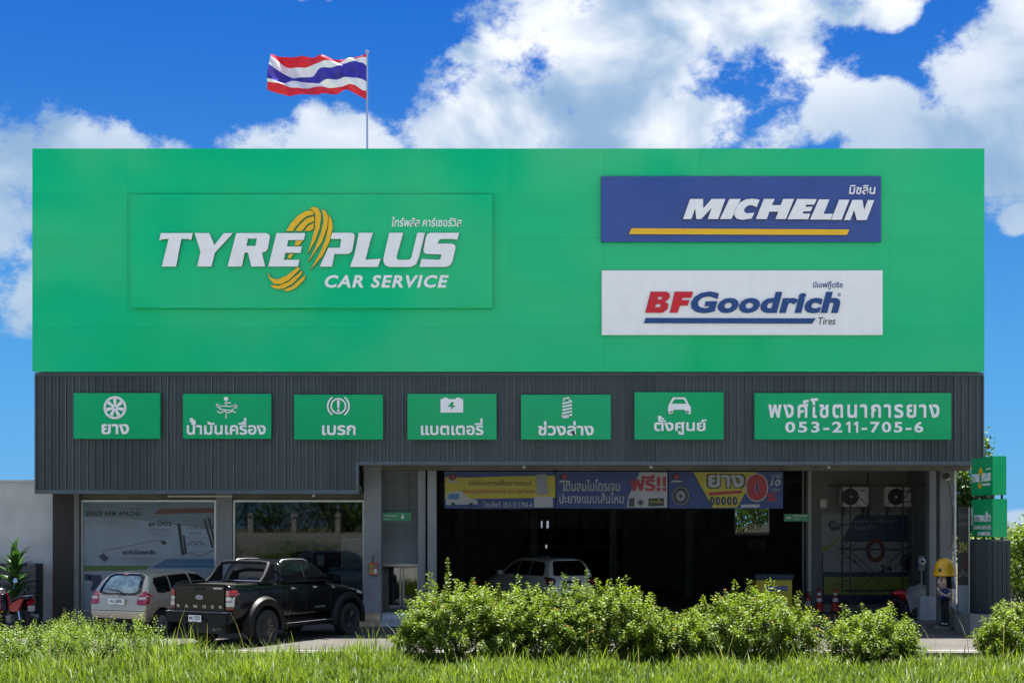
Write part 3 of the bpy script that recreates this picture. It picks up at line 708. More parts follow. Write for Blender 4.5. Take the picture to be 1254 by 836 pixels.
s6 = service(777, 886, 480, 538, 'ตั้งศูนย์', (801, 865, 509, 532), 'green service sign with white car front icon')
ic([[(819, 495), (824, 486.5), (839, 486.5), (843.5, 495), (845.8, 498), (845.8, 504), (841.5, 505.5), (838, 501.5), (825.5, 501.5), (822, 505.5), (818, 504), (818, 498)]], s6, holes=[(0, [(822, 494.2), (826, 488.6), (837, 488.6), (840.8, 494.2)])], name='car_icon')
ic([stroke([(819, 506), (824, 504)], 2.6), stroke([(840, 504), (845.5, 506)], 2.6)], s6, name='wheel_icon')
s7 = board('name_sign', 'long green sign with white Thai shop name and phone number', 924, 1165, 481, 538, D3, .11, M['green_sign'])
ptext('พงศ์โชตนาการยาง', 941, 1150, 487.5, 511.5, D3, .02, M['letter'], s7, bold=.02, track=.10)
ptext('053-2', 961.5, 1031, 516, 529.5, D3, .02, M['letter'], s7, obold=.025, track=.12)
ptext('-705-6', 1055, 1130.5, 516, 529.5, D3, .02, M['letter'], s7, obold=.025, track=.12)
raised([[(x0 + 2.6, 516), (x0 + 5.2, 516), (x0 + 5.2, 529.5), (x0 + 2.6, 529.5), (x0 + 2.6, 519.5), (x0, 520.8), (x0, 518.2)] for x0 in (1036, 1045.5)], idn, D3, .02, M['letter'], s7)

# ================================================================ FLAG
FD = 36.7
fp = thing('flagpole', 'thin grey steel pole standing on the roof edge', 'flagpole', (PX(450, FD), FD, gz1 - .5))
mb = MB(); X = PX(449.6, FD); mb.tube([(X, FD, gz1 - .5), (X, FD, PZ(65, FD))], [.030, .022], 10); mb.build('pole', M['chrome'], fp, smooth=True)
MB().lathe([(0, 0), (.05, .02), (.05, .06), (0, .09)], Matrix.Translation((X, FD, PZ(65, FD))), 12).build('finial', M['chrome'], fp, smooth=True)
# flag: stripes follow a waving grid; v boundaries traced from the photo at a few u's
US = [0, .06, .14, .22, .30, .42, .52, .60, .70, .80, .88, 1.0]     # 0 = pole, 1 = fly end
XPX = [450, 444, 436, 427, 418, 404, 392, 383, 370, 357, 346, 331]
TOPY = [65.5, 67, 69.5, 71.5, 73, 73.2, 72.3, 71.2, 69.3, 66.2, 65.0, 66.5]
S1 = [70.5, 69.5, 69.5, 72, 75, 78.2, 80, 80.5, 80.3, 79, 75.5, 70.5]
S2 = [82, 76, 75, 76.5, 80, 85.5, 88, 91, 92, 90.5, 87.5, 82.5]
S3 = [101, 97, 94.5, 96.5, 95.5, 99.5, 103, 100, 97, 97, 99, 102.5]
S4 = [112, 110, 105, 103.5, 106, 108.5, 108, 104.5, 108, 106, 102, 104]
BOTY = [123, 119.5, 114.5, 110.5, 111, 117, 117.5, 116.5, 115, 118.5, 112.5, 113]
def lerp(u, A): return float(np.interp(u, US, A))
nu = 48; rows = []
bounds = [TOPY, S1, S2, S3, S4, BOTY]; mb = MB(); idx = {}
vs = []; fs = []; ms = []; sub = 3
for i in range(nu + 1):
    u = i / nu; xp = lerp(u, XPX); dep = FD + .30 * u * math.sin(u * 9.5 + .4) + .09 * min(1, u * 4) * math.sin(u * 23)
    for k in range(5):
        for s_ in range(sub + (k == 4)):
            t = s_ / sub; yp = lerp(u, bounds[k]) * (1 - t) + lerp(u, bounds[k + 1]) * t; vv = (k + t) / 5
            d = dep + .20 * u * math.sin(vv * 5 + u * 8) + .05 * math.sin(u * 34 + vv * 15) * min(1, u * 5)
            vs.append((PX(xp, FD) - (vv - .5) * .10 * u, d, PZ(yp, FD)))
n_ = 5 * sub + 1
for i in range(nu):
    for j in range(n_ - 1):
        fs.append((i * n_ + j, i * n_ + j + 1, (i + 1) * n_ + j + 1, (i + 1) * n_ + j)); ms.append([0, 1, 2, 1, 0][j // sub])
mb.v = vs; mb.f = fs; mb.m = ms
fl = link('flag', mb.mesh('flag', [M['fl_red'], M['fl_white'], M['fl_blue']], smooth=True))
finish(fl, 'waving national flag with red, white and blue horizontal stripes on the roof pole', 'flag')

# ================================================================ BANNERS
BD = 37.0
def banner(px0, px1, label):
    t = thing('banner', label, 'banner', (PX((px0 + px1) / 2, BD), BD, PZ(623, BD)), group='printed banners hanging over the garage entrance'); return t
def cloth(t, px0, px1, py0, py1, m_):
    mb = MB(); n = 24; v = []; f = []
    for i in range(n + 1):
        for j in range(7):
            u = i / n; w = j / 6; x = px0 + (px1 - px0) * u; y = py0 + (py1 - py0) * w
            v.append((PX(x, BD), BD + .012 + .008 * math.sin(u * 23 + w * 4), PZ(y + math.sin(u * 3.1) * .6 * w, BD)))
    for i in range(n):
        for j in range(6): f.append((i * 7 + j, i * 7 + j + 1, (i + 1) * 7 + j + 1, (i + 1) * 7 + j))
    mb.add(v, f); mb.build('banner_cloth', m_, t, smooth=True)
    for x in (px0 + 1, px1 - 1):
        mb = MB(); mb.tube([(PX(x, BD), BD + .01, PZ(py0 + .5, BD)), (PX(x, BD), BD + .06, zr - .05)], .008, 6); mb.build('rope', M['black'], t)
def patch(t, poly, m_, lay=1, D=None, name='print'):
    D = D or BD
    mb = MB(); mb.prism(Yp(poly, D), D - .004 * lay - .001, D - .004 * lay + .0); mb.build(name, m_, t)
b1 = banner(544, 680, 'yellow and blue banner with a white van picture, leftmost of three')
cloth(b1, 544, 680, 577, 622, M['b_blue'])
patch(b1, [(545, 584), (575, 584.5), (620, 583), (680, 582), (680, 609), (545, 611)], M['b_yel'])
ptext('นึกใหม่ของการเปลี่ยนยางรถยนต์', 574, 651, 586, 594, BD - .007, .002, M['b_black'], b1, split=False, name='lettering', bold=.01)
ptext('ช่างอยู่แค่เพียงปลายสาย ไปไว ถึงบ้านคุณ', 567, 655, 597.5, 605.5, BD - .007, .002, M['b_red'], b1, split=False, name='lettering', bold=.01)
ptext('โทรศัพท์. 053-211705-6', 592, 652, 613.5, 621, BD - .007, .002, M['b_white'], b1, split=False, name='lettering', bold=.01)
patch(b1, [(546, 615.5), (548, 603), (566, 601), (572, 609), (584, 612), (585, 617), (546, 618)], M['b_white'], 2)
patch(b1, [(549, 611), (549.5, 604.5), (562, 604), (562, 611)], M['p_blue'], 3)
for x in (555, 577): patch(b1, arc(x, 617.5, 2.6, 0, 360, 14)[:-1], M['b_black'], 3)
patch(b1, [(656, 581), (668, 579.5), (672, 605), (658, 606)], M['p_grey'], 2)
patch(b1, [(654, 608), (677, 608), (677, 621), (654, 621)], M['b_white'], 2)
def bird(t, x, y):
    patch(t, arc(x, y, 4.6, 0, 360, 16)[:-1], M['b_black'], 2); patch(t, arc(x + .5, y, 2.6, 0, 360, 14)[:-1], M['b_red'], 3)
    patch(t, [(x - 8, y + 7), (x - 3, y + 4), (x + 9, y + 5), (x + 5, y + 6.5)], M['b_white'], 2)
bird(b1, 554, 583.5)
b2 = banner(681, 818, 'blue banner with white Thai writing and red lettering on white, in the middle')
cloth(b2, 681, 818, 577, 622, M['b_blue'])
bird(b2, 691, 583.5)
patch(b2, [(783, 578), (817, 578), (817, 621), (768, 621), (769, 609)], M['b_white'])
ptext('เติมลมไนโตรเจน', 690, 759, 587, 601, BD - .007, .002, M['b_white'], b2, bold=.012)
ptext('ปะยางแบบเส้นไหม', 685, 764, 602.5, 616, BD - .007, .002, M['b_white'], b2, bold=.012)
ptext('ฟรี!!', 772, 816, 581, 601, BD - .007, .002, M['b_red'], b2, bold=.03)
patch(b2, [(770, 610), (777, 609), (777, 620), (770, 620)], M['p_ink'], 2)
patch(b2, arc(784.5, 615, 4.8, 0, 360, 18)[:-1], M['p_grey'], 2); patch(b2, arc(784.5, 615, 2.6, 0, 360, 14)[:-1], M['b_black'], 3)
patch(b2, [(794, 610), (813, 609.5), (813, 619), (794, 619.5)], M['b_black'], 2)
ptext('ทุกเส้น', 796, 811, 611, 617.5, BD - .012, .002, M['b_yel'], b2, bold=.012, split=False, name='lettering')
b3 = banner(819, 959, 'blue and yellow tyre banner with a big red zero, rightmost of three')
cloth(b3, 819, 959, 577, 622, M['b_blue'])
patch(b3, [(849, 577.8), (926, 577.8), (903, 621), (873, 621.5)], M['b_yel'])
bird(b3, 828, 583.5)
for r, m_, l in ((12.4, 'b_black', 2), (11.2, 'p_grey', 3), (10.2, 'b_black', 4), (6.4, 'p_grey', 5), (2.2, 'b_black', 6)): patch(b3, [(833.5 + (x - 833.5) * .9, y) for x, y in arc(833.5, 607, r, 0, 360, 24)[:-1]], M[m_], l)
ptext('ยาง', 865, 913, 579.5, 598, BD - .007, .002, M['b_black'], b3, bold=.07)
ptext('ยาง', 867, 911, 581, 596.5, BD - .013, .002, M['b_white'], b3, bold=.03)
ptext('0', 912.5, 941, 579, 614.5, BD - .010, .002, M['b_white'], b3, obold=.085)
ptext('0', 914, 939.5, 580.5, 613, BD - .015, .002, M['b_red'], b3, obold=.07)
ptext('%', 938, 951, 603, 614, BD - .010, .002, M['b_red'], b3, obold=.03)
ptext('นาน', 945, 956, 580.5, 585, BD - .007, .002, M['b_white'], b3, split=False, name='lettering')
ptext('10', 943.5, 955.5, 586.5, 595, BD - .007, .002, M['b_white'], b3, obold=.03, shear=.15)
ptext('เดือน', 945, 955, 597, 601, BD - .007, .002, M['b_white'], b3, split=False, name='lettering')
patch(b3, [(868, 602.5), (909, 600), (909, 603.5), (868, 606.5)], M['b_red'], 2)
for x in (872, 879, 886, 893, 900): patch(b3, [(x + (a - x) * .55, b) for a, b in arc(x, 613, 5.5, 0, 360, 16)[:-1]], M['b_black'], 2); patch(b3, [(x + (a - x) * .3, b) for a, b in arc(x + 1, 613, 3.2, 0, 360, 12)[:-1]], M['p_grey'], 3)
patch(b3, [(907, 617.5), (930, 617), (930, 621), (907, 621.3)], M['b_white'], 2)
# small green direction signs
for px0, px1, py0, py1, D, lab, ax in ((467.5, 503.5, 627, 637.5, 37.6, 'small green arrow sign hanging in front of the roller shutter', 493), (960, 992, 629, 638, 40.5, 'small green arrow sign hanging beside the garage window', 965)):
    t = thing('direction_sign', lab, 'sign', (PX(px0, D), D, PZ(py1, D)), group='small green direction signs')
    MB().box(PX(px0, D), PX(px1, D), D, D + .03, PZ(py1, D), PZ(py0, D)).build('board', M['green_deep'], t, bevel=.004)
    def q(poly, m_=M['letter']): mb = MB(); mb.prism(Yp(poly, D), D - .006, D - .001); mb.build('arrow', m_, t)
    if ax > 480 and ax < 600: q([(ax - .5, 629), (ax + .7, 629), (ax + .7, 632.5), (ax + 2.3, 632.5), (ax + .1, 635.5), (ax - 2.2, 632.5), (ax - .5, 632.5)])
    else: q([(ax - 2, 633), (ax + 1, 633), (ax + 1, 631.5), (ax + 3, 633.6), (ax + 1, 635.6), (ax + 1, 634.2), (ax - 2, 634.2)])
    xa, xb = (469, 486) if ax < 600 else (972, 989)
    ptext('ห้องรับรองลูกค้า', xa, xb, 629.5, 632.8, D - .001, .002, M['letter'], t, split=False, name='lettering', bold=.01)
    ptext('Customer', xa, xa + 8, 634, 635.8, D - .001, .002, M['letter'], t, split=False, name='lettering')
    for x in (px0 + 3, px1 - 3): mb = MB(); mb.tube([(PX(x, D), D + .015, PZ(py0, D)), (PX(x, D), D + .015, zr + .12)], .005, 5); mb.build('hanging_wire', M['steel'], t)
# ================================================================ WINDOW POSTERS
WP = W + .002
po = thing('window_poster', 'large pale blue printed poster filling the left shop window', 'poster', (PX(182, WP), WP, .4))
def pp(poly, m_, lay, name='print', D=WP, t=po): mb = MB(); mb.prism(Yp(poly, D), D - .003 * lay - .001, D - .003 * lay); mb.build(name, m_, t)
MB().box(wx(99) + .07, wx(265.5) - .07, WP + .001, WP + .012, .40, wz(612) - .07).build('poster_sheet', M['p_pale'], po)
pp([(101.5, 615), (263.5, 615), (263.5, 648), (200, 640), (150, 634), (101.5, 632)], M['p_pale2'], 1)
pp([(188, 629), (196, 622.5), (263.5, 621.5), (263.5, 627.5)], M['p_red'], 2)
ptext('SPACE ARM APACHE', 105, 172, 625.5, 631, WP - .007, .002, M['p_ink'], po, obold=.04, shear=.2, track=.05)
ptext('อุปกรณ์ปรับแต่ง', 149, 173, 621, 624.5, WP - .007, .002, M['p_ink'], po, split=False, name='lettering')
ptext('ชุด CMTS', 182, 210, 638.5, 645, WP - .007, .002, M['p_ink'], po, bold=.03, shear=.15)
ptext('ชุดกันโคลงหลัง', 150, 190, 672.5, 680, WP - .007, .002, M['p_ink'], po, bold=.025)
ptext('อะไหล่คุณภาพสูง', 204, 264, 688, 692, WP - .013, .002, M['p_pale'], po, split=False, name='lettering')
ptext('โทรเลย', 203, 224, 697, 702, WP - .007, .002, M['p_ink'], po, bold=.03, shear=.15, split=False, name='lettering')
for a, b, y in ((106, 162, 634.5), (106, 167, 638), (107, 163, 641.3), (184, 208, 647.5), (180, 213, 651), (180, 214, 654.5), (145, 193, 683), (150, 190, 686.5), (228, 262, 698.5), (228, 262, 702)):
    ptext('สำหรับรถยนต์ทุกรุ่นและบริการ'[:int((b - a) / 2.2)], a, b, y - 1.3, y + 1.3, WP - .007, .002, M['p_grey'], po, split=False, name='lettering')
pp([(101.5, 692), (184, 692), (178, 698.5), (101.5, 698.5)], M['p_green'], 1)
pp([(184, 695), (204, 684), (263.5, 684), (263.5, 695)], M['p_blue'], 2)
pp(stroke([(125, 682), (126, 675), (134, 672.5), (170, 665.5), (196, 660.5), (203, 665)], 1.5), M['p_grey'], 2)
pp([(121, 681), (126, 677), (134, 683), (128, 687.5)], M['p_navy'], 3)
pp([(196, 662), (201, 661), (205, 665), (200, 667)], M['p_ink'], 3)
for a in ([(217, 641), (221, 641), (226, 679), (222, 679)], [(224, 655), (226, 655), (229, 677), (226, 677)], [(249, 636), (252, 635), (262, 670), (259, 670)], [(254, 633), (257, 633), (266, 670), (263, 671)]): pp(a, M['p_ink'], 2)
for k in range(5): pp(stroke(arc(232 + k * 4, 648 + (k % 2) * 6, 2.6, 0, 180, 8), .7), M['p_ink'], 2); pp(stroke(arc(232 + k * 4, 668 - (k % 2) * 3, 2.6, 0, 180, 8), .8), M['p_ink'], 2)
pp(stroke([(224, 678), (234, 676), (244, 681), (256, 676), (264, 672)], .7), M['p_ink'], 2)
for x, y, r in ((107, 706, 4), (113, 707, 4.5), (120, 708, 5), (118, 715, 5), (114, 720, 3)): pp(arc(x, y, r, 0, 360, 14)[:-1], M['p_navy'], 2 + (x % 3))
# right window display
cb = thing('display_cabinet', 'pale upright cabinet seen through the right shop window', 'cabinet', (PX(432, 39.5), 39.5, .33))
MB().box(PX(418, 39.5), PX(443, 39.5), 39.5, 40.0, .34, 2.35).build('cabinet_body', M['whitep'], cb, bevel=.01)
MB().box(PX(419, 39.5), PX(442, 39.5), 39.48, 39.497, .4, 2.3).build('cabinet_door', M['p_pale'], cb)
MB().box(PX(440, 39.45), PX(441, 39.45), 39.44, 39.478, 1.2, 1.6).build('handle', M['alu'], cb)
sk = thing('window_sticker_band', 'blue printed band stuck inside the right shop window', 'sticker', (PX(420, W + .04), W + .04, 1.0))
mb = MB(); mb.prism(Yp([(400, 704), (404, 694), (443, 694), (443, 704)], W + .03), W + .028, W + .031); mb.build('band', M['p_blue'], sk)
ptext('บริการเปลี่ยนยาง', 407, 441, 697, 701.5, W + .028, .001, M['b_white'], sk, split=False, name='lettering')
nt_ = MB(); nt_.prism(Yp([(388.5, 679.5), (397, 679.5), (397, 692.5), (388.5, 692.5)], W + .03), W + .028, W + .031); o = nt_.build('paper_notice', M['p_pale'], None); finish(o, 'small pale paper notice stuck on the right shop window', 'notice')
# red letter/fire box with shrine-like contents on the pier
RB = W - .30
rb = thing('call_box', 'small red framed box on the pier right of the shop windows', 'box', (PX(457.5, RB), RB, PZ(703, RB)))
MB().box(PX(453, RB), PX(463, RB), RB - .10, RB - .002, PZ(703, RB), PZ(688, RB)).build('box_body', M['red_p'], rb, bevel=.008)
MB().box(PX(454, RB), PX(457.5, RB), RB - .108, RB - .101, PZ(701.5, RB), PZ(689.5, RB)).build('door_panel', M['b_yel'], rb)
MB().box(PX(458.5, RB), PX(462, RB), RB - .108, RB - .101, PZ(695, RB), PZ(689.5, RB)).build('door_panel', M['p_grey'], rb)
MB().box(PX(458.5, RB), PX(462, RB), RB - .108, RB - .101, PZ(701.5, RB), PZ(696, RB)).build('door_panel', M['whitep'], rb)
mb = MB(); mb.tube([(PX(457, RB), RB - .03, PZ(688, RB)), (PX(456.6, RB), RB - .02, PZ(681, RB)), (PX(458, RB), RB - .02, PZ(679, RB))], .012, 6); mb.build('cable', M['black'], rb)
# ---- poster on the bay wall
RP = RW - .02
rp = thing('wall_poster', 'large blue, white and yellow credit poster behind the scaffold', 'poster', (PX(1065, RP), RP, PZ(740, RP)))
q2 = lambda poly, m_, lay, name='print': pp(poly, m_, lay, name, RP, rp)
MB().box(PX(1006, RP), PX(1124, RP), RP + .002, RP + .012, PZ(740, RP), PZ(629, RP)).build('poster_sheet', M['b_white'], rp)
fr = MB(); a, b, c, d = PX(1005, RP), PX(1125, RP), PZ(740.5, RP), PZ(628, RP)
fr.box(a - .03, a, RP - .02, RP + .016, c, d); fr.box(b, b + .03, RP - .02, RP + .016, c, d); fr.box(a, b, RP - .02, RP + .016, d, d + .03); fr.build('poster_frame', M['paint_w'], rp)
q2([(1048, 630), (1123.5, 630), (1123.5, 663), (1030, 663)], M['p_navy'], 1)
q2([(1008, 700), (1123.5, 700), (1123.5, 739.5), (1006.5, 739.5), (1006.5, 676), (1008, 676)], M['p_navy'], 1)
q2([(1009, 706), (1123.5, 706), (1123.5, 728), (1009, 728)], M['p_yel'], 2)
q2([(1007, 669), (1014, 668), (1028, 655), (1029, 658), (1013, 674), (1007, 674)], M['p_yel'], 2)
q2([(1014, 640), (1019, 637), (1030, 641), (1029, 648), (1019, 650), (1015, 645)], M['p_navy'], 2)
for y0, y1, lw in ((700, 700, 0),): pass
ptext('KTC', 1018, 1029, 640, 644.5, RP - .007, .002, M['p_pale'], rp, obold=.03)
ptext('แบ่งจ่ายสบาย 0% นาน', 1047, 1095, 635, 640, RP - .004, .002, M['p_pale'], rp, split=False, name='lettering')
ptext('กับบัตร KTC', 1046, 1073, 642.5, 648, RP - .004, .002, M['p_pale'], rp, split=False, name='lettering')
ptext('แบบสบายๆ', 1024, 1056, 670, 676, RP - .001, .002, M['p_grey'], rp, split=False, name='lettering')
ptext('KTC FLEXI', 1024, 1060, 677, 683, RP - .001, .002, M['p_grey'], rp, split=False, name='lettering')
ptext('6', 1044.5, 1049, 683.5, 690, RP - .001, .002, M['p_ink'], rp, obold=.03)
ptext('นาน', 1025, 1040, 684.5, 689.5, RP - .001, .002, M['p_grey'], rp, split=False, name='lettering')
ptext('เดือน', 1051, 1060, 684.5, 689.5, RP - .001, .002, M['p_grey'], rp, split=False, name='lettering')
ptext('อัตราดอกเบี้ยพิเศษผ่อนสบาย', 1024, 1076, 695, 699, RP - .001, .002, M['p_grey'], rp, split=False, name='lettering')
ptext('24', 1078, 1092, 691, 700, RP - .001, .002, M['p_ink'], rp, obold=.03)
ptext('%', 1085.5, 1094.5, 679, 688, RP - .001, .002, M['p_grey'], rp)
mb = MB(); mb.prism(Yp([(1072 + (a - 1072) * .82, b) for a, b in arc(1072, 673.5, 14.8, 0, 360, 32)[:-1]], RP), RP - .012, RP - .008, [Yp([(1072 + (a - 1072) * .72, b) for a, b in arc(1072, 673.5, 9.2, 0, 360, 24)[:-1]], RP)]); mb.build('zero_print', M['p_red'], rp)
ptext('สอบถามเพิ่มเติม', 1023, 1050, 711, 716, RP - .007, .002, M['p_navy'], rp, split=False, name='lettering')
# ================================================================ THINGS IN THE BAYS
# air conditioner units
ac = None
for k, (a, b, lab) in enumerate(((1030, 1063.5, 'outdoor air conditioner unit high on the bay wall, left of two'), (1084, 1122.5, 'outdoor air conditioner unit high on the bay wall, right of two'))):
    D = RW - .36; x0, x1, z0, z1 = PX(a, D), PX(b, D), PZ(620, D), PZ(596, D)
    t = thing('air_conditioner', lab, 'air conditioner', (x0, D, z0), group='air conditioner units on the bay wall')
    MB().box(x0, x1, D, D + .30, z0, z1).build('housing', M['whitep'], t, bevel=.015)
    cx = x0 + (x1 - x0) * .34; cz = (z0 + z1) / 2; r = (z1 - z0) * .42; mxf = Matrix.Translation((cx, D - .002, cz)) @ Matrix.Rotation(R(90), 4, 'X')
    MB().lathe([(r, 0), (r, .012), (0, .012)], mxf, 28).build('fan_opening', M['black'], t)
    mb = MB()
    for rr in (.25, .5, .75, 1.0):
        mb.tube([(cx + r * rr * math.cos(R(i * 15)), D - .02, cz + r * rr * math.sin(R(i * 15))) for i in range(24)], .005, 5, closed=True)
    for i in range(8): mb.tube([(cx, D - .02, cz), (cx + r * math.cos(R(i * 45)), D - .02, cz + r * math.sin(R(i * 45)))], .004, 5)
    mb.build('fan_grille', M['steel'], t)
    MB().lathe([(.05, 0), (.05, .01), (0, .014)], Matrix.Translation((cx, D - .022, cz)) @ Matrix.Rotation(R(90), 4, 'X'), 16).build('fan_hub', M['whitep'], t)
    MB().box(x0 + (x1 - x0) * .72, x0 + (x1 - x0) * .9, D - .004, D - .001, z1 - .13, z1 - .09).build('badge', M['p_blue'], t)
    for x in (x0 + .1, x1 - .14):
        mb = MB(); mb.box(x, x + .04, D, RW - .003, z0 - .045, z0 - .004); mb.box(x, x + .04, RW - .03, RW - .003, z0 - .4, z0 - .05); mb.bar((x + .02, D + .05, z0 - .05), (x + .02, RW - .02, z0 - .35), .025); mb.build('bracket', M['steel'], t)
    mb = MB(); mb.tube([(x1, D + .15, z0 + .15), (x1 + .07, D + .2, z0 + .1), (x1 + .07, D + .25, z0 - .2), (x1 + .07, RW - .03, z0 - .35), (x1 + .07, RW - .03, zr)], .02, 8); mb.build('pipe', M['black'], t, smooth=True)
# switch box
t = thing('switch_box', 'small cream electrical box high on the bay wall', 'box', (PX(1007.5, RW), RW - .1, PZ(622, RW)))
MB().box(PX(1003, RW), PX(1012, RW), RW - .12, RW - .003, PZ(622, RW), PZ(610.5, RW)).build('box_body', M['tile_tan'], t, bevel=.01)
MB().box(PX(1004.5, RW), PX(1010.5, RW), RW - .127, RW - .121, PZ(620.5, RW), PZ(612, RW)).build('box_cover', M['whitep'], t)
# electricity meter
t = thing('electric_meter', 'round glass electric meter mounted beside the covered motorbike', 'meter', (PX(1128, 41.0), 41.0, PZ(702, 41)))
D = 39.38; X = PX(1128, D)
MB().box(X - .10, X + .10, D - .05, D - .002, PZ(698, D), PZ(680, D)).build('meter_base', M['p_grey'], t, bevel=.02)
MB().lathe([(.10, 0), (.10, .06), (.07, .09), (0, .10)], Matrix.Translation((X, D - .051, PZ(687, D))) @ Matrix.Rotation(R(90), 4, 'X'), 20).build('meter_dome', M['whitep'], t, smooth=True)
MB().box(X - .045, X + .045, D - .158, D - .150, PZ(688, D), PZ(685.4, D)).build('meter_dial', M['black'], t)
mb = MB(); mb.tube([(X, D - .03, PZ(698, D)), (X, D - .03, PZ(716, D)), (X - .05, D - .03, PZ(722, D))], .02, 8); mb.build('conduit', M['post'], t)
# wheels/spare tyre hanging on the wall
t = thing('hanging_tyre', 'dark tyre hanging on the wall behind the right side of the scaffold', 'tyre', (PX(1114, 41.7), 41.7, PZ(697, 41.7)))
mxf = Matrix.Translation((PX(1114, 41.7), 41.78, PZ(688, 41.7))) @ Matrix.Rotation(R(90), 4, 'X')
MB().lathe([(.15, 0), (.2, -.02), (.27, .0), (.285, .06), (.285, .12), (.27, .18), (.2, .2), (.15, .18), (.15, 0.0)], mxf, 28).build('tread_ring', M['rubber'], t, smooth=True)
# scaffold tower
st = thing('scaffold_tower', 'rusty wheeled scaffold tower in front of the credit poster', 'scaffold', (PX(1070, 40.5), 40.5, 0))
xa, xb = 10.15, 12.02; ya, yb = 40.0, 41.0; zt = 3.98
for x in (xa, xb):
    for y in (ya, yb):
        mb = MB(); mb.tube([(x, y, .14), (x, y, zt)], .024, 8); mb.build('upright', M['steel'], st, smooth=True)
        w = MB(); w.lathe([(0, -.02), (.065, -.02), (.07, 0), (.065, .02), (0, .02)], Matrix.Translation((x + .02, y, .07)) @ Matrix.Rotation(R(90), 4, 'Y'), 16); w.bar((x, y, .07), (x, y, .15), .05)
        w.build('castor', M['post'], st)
    for z in (.35, 1.05, 1.75, 2.05, 2.75, 3.45, 3.75):
        mb = MB(); mb.tube([(x, ya + .02, z), (x, yb - .02, z)], .016, 6); mb.build('rung', M['steel'], st)
for y in (ya - .03, yb + .03):
    for z0, z1 in ((.3, 1.95), (2.05, 3.8)):
        for p, q_ in (((xa, z0), (xb, z1)), ((xa, z1), (xb, z0))):
            off = .012 if q_[1] > p[1] else -.012
            mb = MB(); mb.tube([(p[0], y + off, p[1]), (q_[0], y + off, q_[1])], .013, 6); mb.build('cross_brace', M['steel'], st)
for y in (ya, yb):
    mb = MB(); mb.tube([(xa - .45, y - .04, zt - .04), (xb + .6, y - .04, zt - .04)], .022, 8); mb.build('top_rail', M['steel'], st)
    mb = MB(); mb.tube([(xa - .1, y - .04, 2.0), (xb + .25, y - .04, 2.0)], .022, 8); mb.build('middle_rail', M['steel'], st)
for k in range(3): MB().box(xa + .03, xb - .03, ya + .06 + k * .31, ya + .35 + k * .31, .72 + .002 * k, .76).build('plank', M['steel'], st)
# cones
def cone(px, py, lab):
    D = HC * F / (py - HY); t = thing('traffic_cone', lab, 'traffic cone', (PX(px, D), D, .005), group='orange traffic cones by the bay wall')
    MB().box(-.19, .19, -.19, .19, 0, .03).build('base', M['black'], t, False, bevel=.012)
    h = .73; r = lambda z: .145 * (1 - z / h) + .028 * z / h
    segs = [(0, .30, 'cone'), (.30, .40, 'w'), (.40, .50, 'cone'), (.50, .58, 'w'), (.58, h, 'cone')]
    MB().lathe([(r(0), .03), (r(h), h + .03), (0, h + .03)], None, 20).build('cone_body', M['cone'], t, False, smooth=True)
    for a, b in ((.30, .41), (.50, .58)): MB().lathe([(r(a) + .003, a + .03), (r(b) + .003, b + .03)], None, 20).build('reflective_band', M['white_sign'], t, False, smooth=True)
cone(1003, 749, 'orange traffic cone with white bands beside the fire extinguisher'); cone(1023, 749, 'orange traffic cone with white bands beside the scaffold leg')
D = 42 - .25
t = thing('fire_extinguisher', 'red fire extinguisher standing at the bay wall corner', 'fire extinguisher', (PX(989, D), D, .004))
MB().lathe([(.07, 0), (.085, .02), (.085, .46), (.06, .53), (.025, .56), (.025, .6), (0, .6)], Matrix.Translation((0, 0, 0)), 20).build('cylinder_body', M['red_p'], t, False, smooth=True)
MB().lathe([(.087, .18), (.087, .36)], None, 20).build('label_band', M['whitep'], t, False)
mb = MB(); mb.box(-.02, .10, -.012, .012, .62, .65); mb.box(-.02, .08, -.012, .012, .58, .60); mb.build('handle', M['black'], t, False)
mb = MB(); mb.tube([(.02, 0, .6), (.1, -.02, .55), (.11, -.03, .3), (.09, -.06, .12)], .012, 6); mb.build('hose', M['black'], t, False, smooth=True)
# reception counter
D = 40.0; x0, x1 = PX(925, D), PX(972, D); zt = PZ(703, D)
t = thing('service_counter', 'yellow service counter with dark top just inside the garage', 'counter', ((x0 + x1) / 2, D, .004))
MB().box(x0 + .04, x1 - .04, D + .04, D + .7, .004, zt - .17).build('counter_body', M['counter_y'], t, bevel=.01)
MB().box(x0, x1, D, D + .75, zt - .165, zt).build('counter_top', M['p_navy'], t, bevel=.015)
MB().box(PX(937, D), PX(965, D), D + .028, D + .037, PZ(723, D), PZ(717, D)).build('name_plate', M['navy'], t)
ptext('MICHELIN', 943, 964, 718, 722, D + .026, .002, M['b_white'], t, obold=.04, shear=.2)
